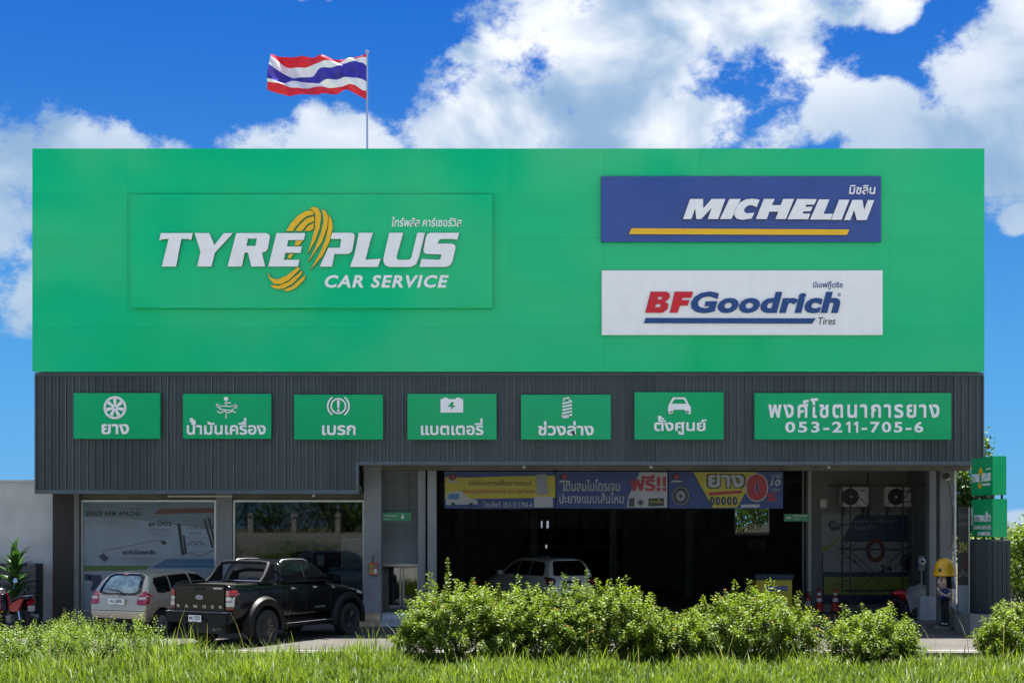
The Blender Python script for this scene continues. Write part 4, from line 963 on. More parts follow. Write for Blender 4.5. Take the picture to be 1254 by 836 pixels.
# things deep in the garage
t = thing('notice_board', 'white board hanging on a frame deep inside the garage', 'board', (PX(928, 53), 53, 1.5))
MB().box(PX(917, 53), PX(938, 53), 53, 53.04, PZ(671, 53), PZ(660, 53)).build('panel', M['paint_w'], t)
mb = MB(); mb.box(PX(898, 53), PX(940, 53), 53.05, 53.09, PZ(658, 53), PZ(656, 53)); mb.box(PX(898, 53), PX(899.5, 53), 53.05, 53.09, .01, PZ(658.2, 53)); mb.box(PX(939, 53), PX(940.5, 53), 53.05, 53.09, .01, PZ(658.2, 53)); mb.build('frame', M['steel'], t)
MB().box(PX(899.7, 53), PX(938.8, 53), 53.05, 53.5, PZ(684, 53), PZ(683, 53)).build('shelf', M['steel'], t)
def lift(X, D, lab):
    t = thing('car_lift', lab, 'car lift', (X, D, .004), group='two post car lifts in the garage')
    for s in (-1.45, 1.45):
        mb = MB(); mb.box(X + s - .14, X + s + .14, D - .13, D + .13, .03, 3.3); mb.box(X + s - .25, X + s + .25, D - .3, D + .3, .005, .028); mb.build('lift_post', M['garage'], t)
        mb = MB(); mb.bar((X + s, D, .25), (X + s * .35, D - .7, .2), .1); mb.bar((X + s, D, .25), (X + s * .35, D + .7, .2), .1); mb.build('lift_arm', M['steel'], t)
    MB().box(X - 1.4, X + 1.4, D - .06, D + .06, 3.305, 3.42).build('cross_beam', M['garage'], t)
lift(5.3, 51, 'dark two post car lift in the right of the garage')
lift(-.6, 53, 'dark two post car lift behind the white car')
tr = thing('tyre_rack', 'dark rack of tyres along the back of the garage', 'tyre rack', (3.0, 55.6, 0))
mb = MB()
for z in (.3, 1.1, 1.9): mb.box(.6, 4.6, 55.3, 55.35, z, z + .04); mb.box(.6, 4.6, 55.8, 55.85, z, z + .04)
for x in (.6, 2.6, 4.6): mb.box(x - .02, x + .02, 55.29, 55.86, .01, 2.6)
mb.build('frame', M['steel'], tr)
tyme = MB().lathe([(.2, -.09), (.29, -.1), (.33, -.07), (.33, .07), (.29, .1), (.2, .09), (.2, -.09)], Matrix.Rotation(R(90), 4, 'Y'), 18).mesh('tyre', M['rubber'], smooth=True)
for z in (.3, 1.1, 1.9):
    for i in range(15):
        o = bpy.data.objects.new('tyre', tyme); C.objects.link(o); o.parent = tr; o.location = (.78 + i * .255 - 3.0, 55.57 - 55.6, z + .36)
M['tg'] = mat('slit_glow', (.6, .6, .6), .5, emit=((.8, .9, 1), .12))  # glowing strips added in place of light slits in the back wall
for a, b, y0, y1, lb in ((649, 650.6, 635, 648, 'leftmost of the thin glowing strips standing in for light slits deep in the dark garage'), (662.6, 664.2, 637.5, 646, 'middle of the thin glowing strips standing in for light slits deep in the dark garage'), (669.5, 671.8, 637.5, 648, 'rightmost and brightest thin glowing strip standing in for a light slit deep in the dark garage'), (668, 670, 666, 671, 'tiny glowing strip standing in for a light slit just above the roof of the white people carrier')):
    t = thing('tube_or_light_slit', lb, 'lamp', (PX(a, 56.3), 56.3, PZ(y1, 56.3)), group='glowing strips standing in for light slits in the garage')
    MB().box(PX(a, 56.3), PX(b, 56.3), 56.28, 56.32, PZ(y1, 56.3), PZ(y0, 56.3)).build('glow_strip', M['tg'], t)
    MB().box(PX(a, 56.3) - .01, PX(b, 56.3) + .01, 56.322, 56.345, PZ(y1, 56.3) - .03, PZ(y0, 56.3) + .03).build('strip_backing', M['steel'], t)
# covered red motorbike and white plinth at the right
PLD = 38.4
t = thing('concrete_plinth', 'pale blue grey concrete block at the foot of the columns', 'block', (PX(1135, PLD), PLD, 0))
MB().box(PX(1125.5, PLD), PX(1148.5, PLD), PLD - .1, PLD + .18, 0, .68).build('block', M['plinth'], t, bevel=.015)
t = thing('covered_motorbike', 'red motorbike partly covered by a grey tarp behind the concrete block', 'motorbike', (PX(1117, 39.6), 39.6, 0), rot=R(15))
wheel_prof = [(.20, -.04), (.27, -.045), (.29, 0), (.27, .045), (.20, .04), (.20, -.04)]
for x in (-.6, .6): MB().lathe(wheel_prof, Matrix.Translation((x, 0, .29)) @ Matrix.Rotation(R(90), 4, 'X'), 20).build('wheel', M['rubber'], t, False, smooth=True)
mb = MB(); mb.tube([(-.65, 0, .72), (-.4, 0, .72), (-.1, 0, .55), (.2, 0, .5), (.42, 0, .85), (.5, 0, .9)], [.05, .12, .13, .12, .12, .04], 10); mb.build('fairing', M['red_p'], t, False, smooth=True)
mb = MB(); mb.tube([(.45, -.28, 1.0), (.42, 0, .98), (.45, .28, 1.0)], .018, 8); mb.build('handlebar', M['black'], t, False)
# tarp: draped sheet
mb = MB(); n = 16
vs = []; fs = []
for i in range(n + 1):
    for j in range(n + 1):
        u = i / n * 2 - 1; v = j / n * 2 - 1; x = u * .55 + .25; y = v * .5
        z = .95 - .5 * abs(v) ** 1.8 - .35 * max(0, abs(u) - .3) + .04 * math.sin(u * 9 + v * 4) + .03 * math.sin(v * 14)
        vs.append((x, y * .8 + .02 * math.sin(u * 12), max(.12, z)))
for i in range(n):
    for j in range(n): a = i * (n + 1) + j; fs.append((a, a + 1, a + n + 2, a + n + 1))
mb.add(vs, fs); mb.build('tarp', M['cloth'], t, False, smooth=True)

# ================================================================ PLANTER, PYLON, NOTICE BOARD
pl = thing('planter_wall', 'low curved grey planter wall at the right corner of the forecourt', 'planter', (11.6, 34.6, 0))
path = [(PX(1164, 37.4), 37.4), (PX(1165, 36.4), 36.4), (PX(1168, 35.2), 35.2), (PX(1176, 34.1), 34.1), (PX(1188, 33.3), 33.3), (PX(1213, 33.0), 33.0)]
mb = MB(); k = len(path); th = .14
def off(i):
    a = Vector(path[max(i - 1, 0)]); b = Vector(path[min(i + 1, k - 1)]); t_ = (b - a).normalized(); return Vector((-t_.y, t_.x)) * th
vs = []
for i, p in enumerate(path):
    o_ = off(i); vs += [(p[0], p[1], 0), (p[0], p[1], .53), (p[0] + o_.x, p[1] + o_.y, .53), (p[0] + o_.x, p[1] + o_.y, 0)]
fs = [(i * 4 + j, i * 4 + (j + 1) % 4, (i + 1) * 4 + (j + 1) % 4, (i + 1) * 4 + j) for i in range(k - 1) for j in range(4)] + [(0, 1, 2, 3), (k * 4 - 1, k * 4 - 2, k * 4 - 3, k * 4 - 4)]
mb.add(vs, fs); mb.build('curved_wall', M['paint_w'], pl)
MB().box(PX(1213.5, 33), PX(1213.5, 33) + 1.2, 33.05, 33.17, 0, .52).build('blue_end_wall', M['p_navy'], pl)
mb = MB(); mb.prism([(p[0] + off(i).x * .8, p[1] + off(i).y * .8) for i, p in enumerate(path)] + [(PX(1213, 33) + 1.2, 33.2), (PX(1213, 33) + 1.2, 37.4)], 0, .45, mx=Matrix(((1, 0, 0, 0), (0, 0, 1, 0), (0, 1, 0, 0), (0, 0, 0, 1))))
mb.build('planter_soil', M['soil'], pl)
py = thing('pylon_sign', 'green two box pylon sign with arrow on a dark corrugated base', 'sign', (11.7, 33.9, .45))
Dn = 33.3; x0, x1 = PX(1215.5, Dn), PX(1232.5, Dn); Db = x0 * F / (1189.5 - CX)
x0 = x0; 
bx = MB(); bx.box(x0, x1, Dn, Db, PZ(605.5, Dn), PZ(558, Dn)); bx.build('upper_box', M['green_sign'], py, bevel=.01)
bx = MB(); bx.box(x0, x1 + .02, Dn, Db, PZ(657.5, Dn), PZ(610.5, Dn)); bx.build('lower_box', M['green_sign'], py, bevel=.01)
mb = MB()
for y in (Dn + .15, (Dn + Db) / 2, Db - .15):
    for x in (x0 + .06, x1 - .06): mb2 = MB(); mb2.tube([(x, y, .46), (x, y, PZ(605.5, Dn) + .02)], .03, 8); mb2.build('steel_pole', M['steel'], py)
cm = corr_sheet(.34 * 1.0, PZ(662.5, Dn) - .455, .085, M['dark_clad'])
w = Db - Dn; hh = PZ(662.5, Dn) - .455
MB().box(x0 - .0, x1 + .10, Dn + .0, Db, .455, PZ(662.5, Dn)).build('base_core', M['dark_clad'], py)
cm = corr_sheet(w / 4 - .004, hh, .1, M['dark_clad'])
for i in range(4):
    o = bpy.data.objects.new('corrugated_sheet', cm); C.objects.link(o); o.parent = py; o.rotation_euler = (0, 0, R(-90)); o.location = (x0 - .024 - 11.7, Db - i * w / 4 - 33.9, .455 - .45)
cm = corr_sheet((x1 + .10 - x0) / 1 - .004, hh, .11, M['dark_clad'])
o = bpy.data.objects.new('corrugated_sheet', cm); C.objects.link(o); o.parent = py; o.location = (x0 - 11.7, Dn - .024 - 33.9, .005)
MB().box(x0 - .03, x1 + .13, Dn - .03, Db + .02, PZ(662.5, Dn) + .002, PZ(662.5, Dn) + .035).build('base_cap', M['flash'], py)
# writing on the left face of the two boxes (faces -X): local u runs from far to near
FM = Matrix(((0, -1, 0, 0), (1, 0, 0, 0), (0, 0, 1, 0), (0, 0, 0, 1)))
def ftext(txt, u0, u1, z0, z1, m_, **k):
    # text is laid in XZ facing -Y, then turned to face -X; u measured from the far edge towards the viewer
    mx_ = Matrix.Translation((x0 - .004, Db, 0)) @ Matrix.Rotation(R(-90), 4, 'Z')
    return text(txt, u0 * w, u1 * w, z0, z1, 0, .012, m_, py, mx=mx_, **k)
zu0, zu1, zd0, zd1 = PZ(605.5, Dn), PZ(558, Dn), PZ(657.5, Dn), PZ(610.5, Dn); H_ = zu1 - zu0
ftext('TYRE', .04, .42, zu0 + .36 * H_, zu0 + .58 * H_, M['letter'], obold=.06, shear=.15)
ftext('PLUS', .50, .93, zu0 + .36 * H_, zu0 + .58 * H_, M['letter'], obold=.06, shear=.15)
ftext('CAR SERVICE', .55, .90, zu0 + .25 * H_, zu0 + .31 * H_, M['letter'], obold=.03, split=False, name='lettering')
ftext('คาร์เซอร์วิส', .72, .92, zu0 + .66 * H_, zu0 + .70 * H_, M['letter'], split=False, name='lettering')
def fpoly(pts, m_, name):
    mx_ = Matrix.Translation((x0 - .004, Db, 0)) @ Matrix.Rotation(R(-90), 4, 'Z'); mb = MB(); mb.prism(pts, -.014, 0, mx=mx_); mb.build(name, m_, py)
cu, cz = .47 * w, zu0 + .47 * H_
fpoly([(cu + .10 * w * math.cos(R(a)), cz + .26 * H_ * math.sin(R(a))) for a in range(20, 160, 14)] + [(cu + .05 * w * math.cos(R(a)), cz + .14 * H_ * math.sin(R(a))) for a in range(160, 20, -14)], M['yellow'], 'tyre_emblem_stripe')
fpoly([(cu - .04 * w + .08 * w * math.cos(R(a)), cz - .08 * H_ + .22 * H_ * math.sin(R(a))) for a in range(200, 340, 14)] + [(cu - .04 * w + .04 * w * math.cos(R(a)), cz - .08 * H_ + .12 * H_ * math.sin(R(a))) for a in range(340, 200, -14)], M['yellow'], 'tyre_emblem_stripe')
# entrance arrow and wording on the lower box
fpoly([(.04 * w, zd0 + .30 * H_), (.06 * w, zd0 + .30 * H_), (.06 * w, zd0 + .72 * H_), (.08 * w, zd0 + .66 * H_), (.05 * w, zd0 + .78 * H_), (.01 * w, zd0 + .66 * H_), (.04 * w, zd0 + .70 * H_)], M['letter'], 'arrow')
ftext('ทางเข้า', .18, .92, zd0 + .40 * H_, zd0 + .66 * H_, M['letter'], bold=.03)
ftext('เปิดบริการ จันทร์-เสาร์', .14, .92, zd0 + .20 * H_, zd0 + .32 * H_, M['letter'], split=False, name='lettering', bold=.015)
ftext('เวลา 08.00-17.00 น.', .34, .95, zd0 + .04 * H_, zd0 + .14 * H_, M['letter'], split=False, name='lettering', bold=.015)
# tall price board on stand
Nn = 34.3; a, b = PX(1173, Nn), PX(1186, Nn)
nb = thing('price_board', 'tall dark notice board with faded lettering and pale edge beside the pylon sign', 'notice board', ((a + b) / 2, Nn, .45))
MB().box(a, b, Nn, Nn + .04, .46, PZ(622, Nn)).build('board', M['black'], nb)
MB().box(b + .002, b + .03, Nn - .01, Nn + .05, .455, PZ(622, Nn) + .03).build('side_frame', M['whitep'], nb)
MB().box(a, b, Nn - .01, Nn + .05, PZ(622, Nn) + .002, PZ(622, Nn) + .03).build('top_frame', M['steel'], nb)
MB().box(a + .01, b - .01, Nn - .004, Nn - .001, .5, PZ(716, Nn)).build('pale_print', M['p_pale'], nb)
def nt2(txt, y0, y1, m_, x0=1174, x1=1185, **k): ptext(txt, x0, x1, y0, y1, Nn - .001, .003, m_, nb, name='lettering', split=False, **k)
nt2('โปรโมชั่น', 627, 634, M['p_grey']); nt2('ยางใหม่', 638, 643, M['p_grey']); nt2('394', 663, 677, M['p_yel'], obold=.03)
nt2('3', 680, 696, M['p_red'], 1181, 1185, obold=.03); nt2('เส้น', 697, 706, M['p_grey'])
# sensor light on the column
t = thing('flood_light', 'small white security lamp fixed high on the big column', 'lamp', (PX(1160, 37.4), 37.4, PZ(588, 37.4)))
D = 37.48; X = PX(1160, D); z = PZ(585, D)
MB().lathe([(.06, 0), (.07, .03), (.0, .05)], Matrix.Translation((X, D, z)) @ Matrix.Rotation(R(90), 4, 'X'), 16).build('mount', M['whitep'], t, smooth=True)
MB().lathe([(.03, 0), (.09, .1), (.09, .13), (0, .13)], Matrix.Translation((X - .02, D - .05, z - .01)) @ Matrix.Rotation(R(60), 4, 'X') @ Matrix.Rotation(R(-20), 4, 'Y'), 18).build('lamp_head', M['chrome'], t, smooth=True)
mb = MB(); mb.tube([(X, D - .01, z - .05), (X + .06, D - .012, z - .2), (X + .14, D - .012, z - .9), (X + .13, D - .012, z - 1.9), (X, D - .012, z - 2.0)], .008, 5); mb.build('cable', M['black'], t)

# ================================================================ STATUE
def skin_mesh(chains, sub=2):
    """chains: [(points, radii)]; joined when a chain starts on a listed point"""
    vs = []; es = []; rs = []
    def vid(p, r):
        for i, q in enumerate(vs):
            if (Vector(q) - Vector(p)).length < 1e-4: return i
        vs.append(tuple(p)); rs.append(r); return len(vs) - 1
    for pts, rr in chains:
        ids = [vid(p, r) for p, r in zip(pts, rr)]
        es += [(ids[i], ids[i + 1]) for i in range(len(ids) - 1)]
    me = bpy.data.meshes.new('s'); me.from_pydata(vs, es, [])
    def mods(o):
        m = o.modifiers.new('skin', 'SKIN'); m.use_smooth_shade = True
        d = me.skin_vertices[0].data if me.skin_vertices else None
        for i, r in enumerate(rs):
            q = me.skin_vertices[0].data[i]; q.radius = r if isinstance(r, tuple) else (r, r); q.use_root = (i == 0)
        m2 = o.modifiers.new('sub', 'SUBSURF'); m2.levels = sub; m2.render_levels = sub
    # skin layer must exist
    bm = bmesh.new(); bm.from_mesh(me); bm.verts.layers.skin.verify(); bm.to_mesh(me); bm.free()
    return bake(me, mods)
SD = 35.3; su = 1 / 46.26
stt = thing('statue', 'cartoon style girl statue with big yellow helmet standing at the forecourt corner', 'statue', (PX(1157, SD), SD, 0), rot=R(197))
# local: +X = the way the figure faces (turned to the photo's left by the 180 degree rotation), so build facing +X
def lk(me, name, m_, par=stt):
    me.materials.clear(); me.materials.append(m_); o = bpy.data.objects.new(name, me); C.objects.link(o); o.parent = par; me.polygons.foreach_set('use_smooth', [True] * len(me.polygons)); return o
def ell(c, r, name, m_, rotm=None, par=stt, n=20):
    mb = MB(); pr = [(math.sin(math.pi * i / 12), -math.cos(math.pi * i / 12)) for i in range(13)]; pr[0] = (0, -1); pr[-1] = (0, 1)
    mx_ = Matrix.Translation(c) @ (rotm or Matrix.Identity(4)) @ Matrix.Diagonal((r[0], r[1], r[2], 1)); mb.lathe(pr, mx_, n)
    return mb.build(name, m_, par, False, smooth=True)
MB().prism([(.30 * math.cos(R(a)), .24 * math.sin(R(a))) for a in range(0, 360, 30)], 0, .07, mx=Matrix(((1, 0, 0, 0), (0, 0, 1, 0), (0, 1, 0, 0), (0, 0, 0, 1)))).build('base', M['conc_dark'], stt, False, bevel=.01)
legs = skin_mesh([([(0, 0, .80), (0, .07, .76), (0, .075, .45), (-.01, .07, .14)], [(.085, .085), (.085, .08), (.062, .062), (.05, .05)]), ([(0, 0, .80), (0, -.07, .76), (0, -.075, .45), (-.01, -.07, .14)], [(.085, .085), (.085, .08), (.062, .062), (.05, .05)])])
lk(legs, 'trousers', M['trouser'])
for s in (-.07, .07):
    me = skin_mesh([([(-.06, s, .10), (.03, s, .10), (.12, s, .095)], [(.035, .035), (.042, .035), (.03, .025)])]); lk(me, 'shoe', M['black'])
    ell((0, s, .135), (.045, .04, .025), 'sock', M['white_sign'], n=12)
lk(skin_mesh([([(0, 0, .78), (0, 0, .88), (0, 0, 1.0), (0, 0, 1.08)], [(.09, .10), (.08, .095), (.085, .11), (.05, .05)])]), 'shirt', M['shirt'])
for s in (-1, 1):
    lk(skin_mesh([([(0, .10 * s, 1.03), (-.02, .15 * s, .96)], [.05, .048])]), 'sleeve', M['shirt'])
    # forearms folded up in front, one continuous arm with hand
    ch = [([(-.02, .15 * s, .97), (-.01, .155 * s, .88), (.10, .11 * s, .90), (.19, .035 * s, 1.0)], [.034, .032, .028, .024]), ([(.19, .035 * s, 1.0), (.21, .02 * s, 1.05)], [.024, .028])]
    hx, hz = .21, 1.05
    for f in range(4): ch.append(([(hx, .02 * s, hz), (hx + .015 - f * .011, (.016 - .004 * f) * s, hz + .035 + (1.5 - abs(f - 1.5)) * .006), (hx + .018 - f * .012, .012 * s, hz + .062 + (1.5 - abs(f - 1.5)) * .008)], [.028, .009, .007]))
    ch.append(([(hx, .02 * s, hz), (hx - .035, .015 * s, hz + .02)], [.028, .010]))
    lk(skin_mesh(ch, 1), 'arm', M['skin'])
hd = ell((.02, 0, 1.25), (.17, .18, .20), 'head', M['skin'])
ell((.185, 0, 1.235), (.03, .022, .022), 'nose', M['skin'], par=stt, n=10)
for s in (-1, 1):
    ell((.158, .082 * s, 1.272), (.022, .026, .038), 'eye', M['black'], n=12); ell((.180, .076 * s, 1.288), (.006, .007, .009), 'eye_highlight', M['white_sign'], n=8)
    ell((.128, .118 * s, 1.20), (.026, .036, .028), 'cheek', M['pink'], n=12)
    ell((-.02, .172 * s, 1.24), (.03, .02, .042), 'ear', M['skin'], n=12)
    mb = MB(); mb.tube([(.176, .05 * s, 1.322), (.168, .085 * s, 1.332), (.146, .115 * s, 1.322)], .009, 6); mb.build('eyebrow', M['black'], stt, False)
mb = MB(); mb.tube([(.176, -.045, 1.182), (.186, 0, 1.170), (.176, .045, 1.182)], .009, 6); mb.build('mouth', M['red_p'], stt, False)
# hair: a swept-back bob behind the head
mb = MB(); vs = []; fs = []; nA = 22; nB = 9
for j in range(nB):
    v = j / (nB - 1); z = 1.42 - .33 * v; rr = .19 + .02 * v
    for i in range(nA):
        a = R(62 + 236 * i / (nA - 1)); flare = (1 + .25 * v * max(0, -math.cos(a)))
        vs.append((-.01 + rr * math.cos(a) * flare * 1.1 - .03 * v, rr * math.sin(a) * 1.02, z + .03 * math.cos(a) * v))
for j in range(nB):
    v = j / (nB - 1); z = 1.42 - .33 * v; rr = .155
    for i in range(nA):
        a = R(62 + 236 * i / (nA - 1)); vs.append((-.02 + rr * math.cos(a), rr * math.sin(a), z + .03 * math.cos(a) * v))
o2 = nA * nB
for j in range(nB - 1):
    for i in range(nA - 1): a = j * nA + i; fs += [(a, a + 1, a + nA + 1, a + nA), (o2 + a, o2 + a + nA, o2 + a + nA + 1, o2 + a + 1)]
for i in range(nA - 1): a = (nB - 1) * nA + i; fs.append((a, a + 1, o2 + a + 1, o2 + a)); fs.append((i, o2 + i, o2 + i + 1, i + 1))
for j in range(nB - 1): a = j * nA; fs.append((a, a + nA, o2 + a + nA, o2 + a)); a += nA - 1; fs.append((a, o2 + a, o2 + a + nA, a + nA))
mb.add(vs, fs); mb.build('hair', M['hair'], stt, False, smooth=True)
mb = MB(); mb.lathe([(.305, 1.40), (.315, 1.415), (.305, 1.435), (.285, 1.455), (.275, 1.55), (.262, 1.64), (.235, 1.73), (.185, 1.805), (.12, 1.85), (.05, 1.87), (0, 1.872)], None, 32)
mb.build('helmet', M['helmet'], stt, False, smooth=True)
for a in (-14, 0, 14):
    mb = MB(); mb.tube([(.268 * math.cos(R(t_)) * math.cos(R(a)), .268 * math.sin(R(a)) * math.cos(R(t_)), 1.46 + .41 * math.sin(R(t_))) for t_ in range(8, 173, 15)], .012, 6); mb.build('helmet_ridge', M['helmet'], stt, False, smooth=True)
MB().lathe([(.292, 1.392), (.292, 1.40), (0.20, 1.41)], None, 24).build('helmet_lining', M['red_p'], stt, False)
ell((.225, .12, 1.56), (.05, .05, .06), 'helmet_badge', M['p_green'], n=12)
# ================================================================ VEHICLES
def half_ring(pts):
    """pts: list of (x,y,z) bottom to top on the left side -> closed ring"""
    return [tuple(p) for p in pts] + [(p[0], -p[1], p[2]) for p in reversed(pts)]
def loft(rings, sub=2, cut=None, crease=None):
    n = len(rings[0]); vs = [p for r in rings for p in r]; fs = []; k = len(rings); h = n // 2
    for i in range(k - 1):
        for j in range(n): fs.append((i * n + j, i * n + (j + 1) % n, (i + 1) * n + (j + 1) % n, (i + 1) * n + j))
    for b, fl_ in ((0, True), ((k - 1) * n, False)):
        for j in range(h - 1):
            q = (b + j, b + j + 1, b + n - 2 - j, b + n - 1 - j); fs.append(q if fl_ else q[::-1])
    me = bpy.data.meshes.new('b'); me.from_pydata(vs, [], fs)
    bm = bmesh.new(); bm.from_mesh(me); bmesh.ops.recalc_face_normals(bm, faces=bm.faces); bm.to_mesh(me); bm.free()
    me = bake(me, lambda o: [setattr(o.modifiers.new('s', 'SUBSURF'), 'levels', sub)] and None)
    return me
def boolean(me, cutters, mats):
    """cutters: list of MB meshes; cut faces take material index 1"""
    cme = bpy.data.meshes.new('c')
    def mods(o):
        ex = []
        for cm in cutters:
            c = bpy.data.objects.new('cut', cm); C.objects.link(c); ex.append(c)
            m = o.modifiers.new('b', 'BOOLEAN'); m.operation = 'DIFFERENCE'; m.solver = 'EXACT'; m.object = c; m.material_mode = 'TRANSFER'
        return ex
    me.materials.clear(); me.materials.append(mats[0])
    for cm in cutters: cm.materials.clear(); cm.materials.append(mats[1])
    out = bake(me, mods)
    return out
def bvh_of(me):
    return BVHTree.FromPolygons([v.co.copy() for v in me.vertices], [tuple(p.vertices) for p in me.polygons])
def decal(bvh, poly, view, m_, name, par, off=.006, step=.06, thick=.012, fallback=None, mirror=False):
    """lay a polygon on a body: view 'R' (looks at -y side; poly in x,z), 'L', 'B' rear (poly in y,z), 'T' top (x,y)"""
    P = [Vector(p) for p in poly]
    x0, x1 = min(p.x for p in P), max(p.x for p in P); y0, y1 = min(p.y for p in P), max(p.y for p in P)
    # densify outline
    outl = []
    for i, p in enumerate(P):
        q = P[(i + 1) % len(P)]; n = max(1, int((q - p).length / step)); outl += [p.lerp(q, k / n) for k in range(n)]
    def inside(p):
        c = False; j = len(outl) - 1
        for i in range(len(outl)):
            a, b = outl[i], outl[j]
            if (a.y > p.y) != (b.y > p.y) and p.x < (b.x - a.x) * (p.y - a.y) / (b.y - a.y) + a.x: c = not c
            j = i
        return c
    pts = list(outl); nx_ = int((x1 - x0) / step) + 1; ny_ = int((y1 - y0) / step) + 1
    for i in range(nx_):
        for j in range(ny_):
            p = Vector((x0 + step * (i + .5), y0 + step * (j + .5)))
            if inside(p) and min((p - q).length for q in outl) > step * .4: pts.append(p)
    ne = len(outl); r = geometry.delaunay_2d_cdt(pts, [(i, (i + 1) % ne) for i in range(ne)], [tuple(range(ne))], 1, 1e-5)
    V2, F2 = r[0], r[2]; out = []
    for p in V2:
        if view == 'R': o_, d_ = Vector((p.x, -3, p.y)), Vector((0, 1, 0))
        elif view == 'L': o_, d_ = Vector((p.x, 3, p.y)), Vector((0, -1, 0))
        elif view == 'B': o_, d_ = Vector((-2, p.x, p.y)), Vector((1, 0, 0))
        elif view == 'T': o_, d_ = Vector((p.x, p.y, 4)), Vector((0, 0, -1))
        h = bvh.ray_cast(o_, d_)
        if h[0] is None: h = bvh.find_nearest(o_ + d_ * 2.2); loc, no = h[0], h[1]
        else: loc, no = h[0], h[1]
        if no.dot(d_) > 0: no = -no
        out.append((loc + no * off, loc - no * .004))
    n = len(out); mb = MB(); vs = [a for a, b in out] + [b for a, b in out]
    from collections import Counter
    cnt = Counter(tuple(sorted((f[i], f[(i + 1) % len(f)]))) for f in F2 for i in range(len(f)))
    be = [(f[i], f[(i + 1) % len(f)]) for f in F2 for i in range(len(f)) if cnt[tuple(sorted((f[i], f[(i + 1) % len(f)])))] == 1]
    mb.add(vs, [tuple(f) for f in F2] + [(a, b, b + n, a + n) for a, b in be])
    me = mb.mesh(name, m_); me.polygons.foreach_set('use_smooth', [True] * len(me.polygons)); smooth_angle(me, 50)
    o = bpy.data.objects.new(name, me); C.objects.link(o); o.parent = par; return o
def place(me, name, par, m_=None, smooth=True):
    if m_: me.materials.clear(); me.materials.append(m_)
    if smooth: me.polygons.foreach_set('use_smooth', [True] * len(me.polygons)); smooth_angle(me, 38)
    o = bpy.data.objects.new(name, me); C.objects.link(o); o.parent = par; return o
def wheel(par, x, y, r, wid, side, spokes=6, rimr=.62, dark=True):
    """side -1: outer face towards -y"""
    e = bpy.data.objects.new('wheel', None); 
    rot = Matrix.Translation((x, y, r)) @ Matrix.Rotation(R(90) * (1 if side < 0 else -1), 4, 'X')   # local +Z points outwards
    h = wid / 2; ri = r * rimr
    ty = MB(); ty.lathe([(ri, -h * .8), (ri + .02, -h), (r * .93, -h), (r * .985, -h * .8), (r, -h * .4), (r, h * .4), (r * .985, h * .8), (r * .93, h), (ri + .03, h * 1.0), (ri, h * .85), (ri * .98, h * .6), (ri * .98, -h * .8)], rot, 36)
    nb = 40
    for i in range(nb):
        a = 2 * math.pi * i / nb
        for s, o_ in ((-1, 0), (1, .5)):
            a2 = a + o_ * 2 * math.pi / nb; m2 = rot @ Matrix.Rotation(a2, 4, 'Z'); ty.box(r * .955, r * 1.012, -.014, .014, s * h * .12 if s > 0 else -h * .92, s * h * .92 if s > 0 else -h * .12, 0, m2)
    w = ty.build('wheel', M['rubber'], par, False, smooth=True)
    rm = MB(); rm.lathe([(ri * .97, h * .82), (ri * .99, h * .9), (ri * .93, h * .86), (ri * .88, h * .3), (ri * .6, -h * .2), (0, -h * .2)], rot, 32)
    rm.lathe([(.0, h * .72), (.055, h * .7), (.06, h * .4), (.06, 0)][::-1], rot, 16)
    rm.build('rim', M['rim'] if dark else M['alu'], w, False, smooth=True)
    sp = MB(); hi = MB()
    for k in range(spokes):
        for da in (-.13, .13):
            a = 2 * math.pi * k / spokes; m2 = rot @ Matrix.Rotation(a, 4, 'Z')
            p0 = m2 @ Vector((.05, da * .15, h * .62)); p1 = m2 @ Vector((ri * .92, da * ri * 1.15, h * .76)); sp.bar(p0, p1, .030, .035)
            q0 = m2 @ Vector((.07, da * .2, h * .62 + .02)); q1 = m2 @ Vector((ri * .92, da * ri * 1.3, h * .76 + .02)); hi.bar(q0, q1, .017, .006)
    sp.build('spokes', M['rim'] if dark else M['alu'], w, False); 
    if dark: hi.build('spoke_edges', M['rimhi'], w, False)
    return w
def cylcut(x, y, z, r, wid):
    return MB().lathe([(0, -wid / 2), (r, -wid / 2), (r, wid / 2), (0, wid / 2)], Matrix.Translation((x, y, z)) @ Matrix.Rotation(R(90), 4, 'X'), 40).mesh('c', M['black'])
def flare(par, x, z, r0, r1, ysurf, yout, side, name='wheel_arch', m_=None, zmin=.25):
    mb = MB(); vs = []; fs = []; n = 26; a0 = -12; a1 = 192
    for i in range(n + 1):
        a = R(a0 + (a1 - a0) * i / n); c, s = math.cos(a), math.sin(a)
        sec = [(r0, ysurf - .08), (r0, yout), (r0 + .025, yout + .012), (r0 + (r1 - r0) * .7, yout + .004), (r1, ysurf - .005), (r1, ysurf - .08)]
        for r_, y_ in sec: vs.append((x + r_ * c, side * y_, z + r_ * s))
    for i in range(n):
        for j in range(6): fs.append((i * 6 + j, i * 6 + (j + 1) % 6, (i + 1) * 6 + (j + 1) % 6, (i + 1) * 6 + j))
    fs += [tuple(range(6)), tuple(n * 6 + j for j in range(6))[::-1]]
    mb.add(vs, fs); return mb.build(name, m_ or M['arch'], par, False, smooth=True)
def text_on(par, txt, mxm, w, h, m_, depth=.006, name='letter', split=True, **k):
    """centred wxh text, in the local frame of mxm (text faces local -Y)"""
    return text(txt, -w / 2, w / 2, -h / 2, h / 2, 0, depth, m_, par, name=name, split=split, world_coords=False, mx=mxm, **k)
REAR = Matrix.Rotation(R(-90), 4, 'Z')      # text facing -Y turned to face -X (seen from behind the car)

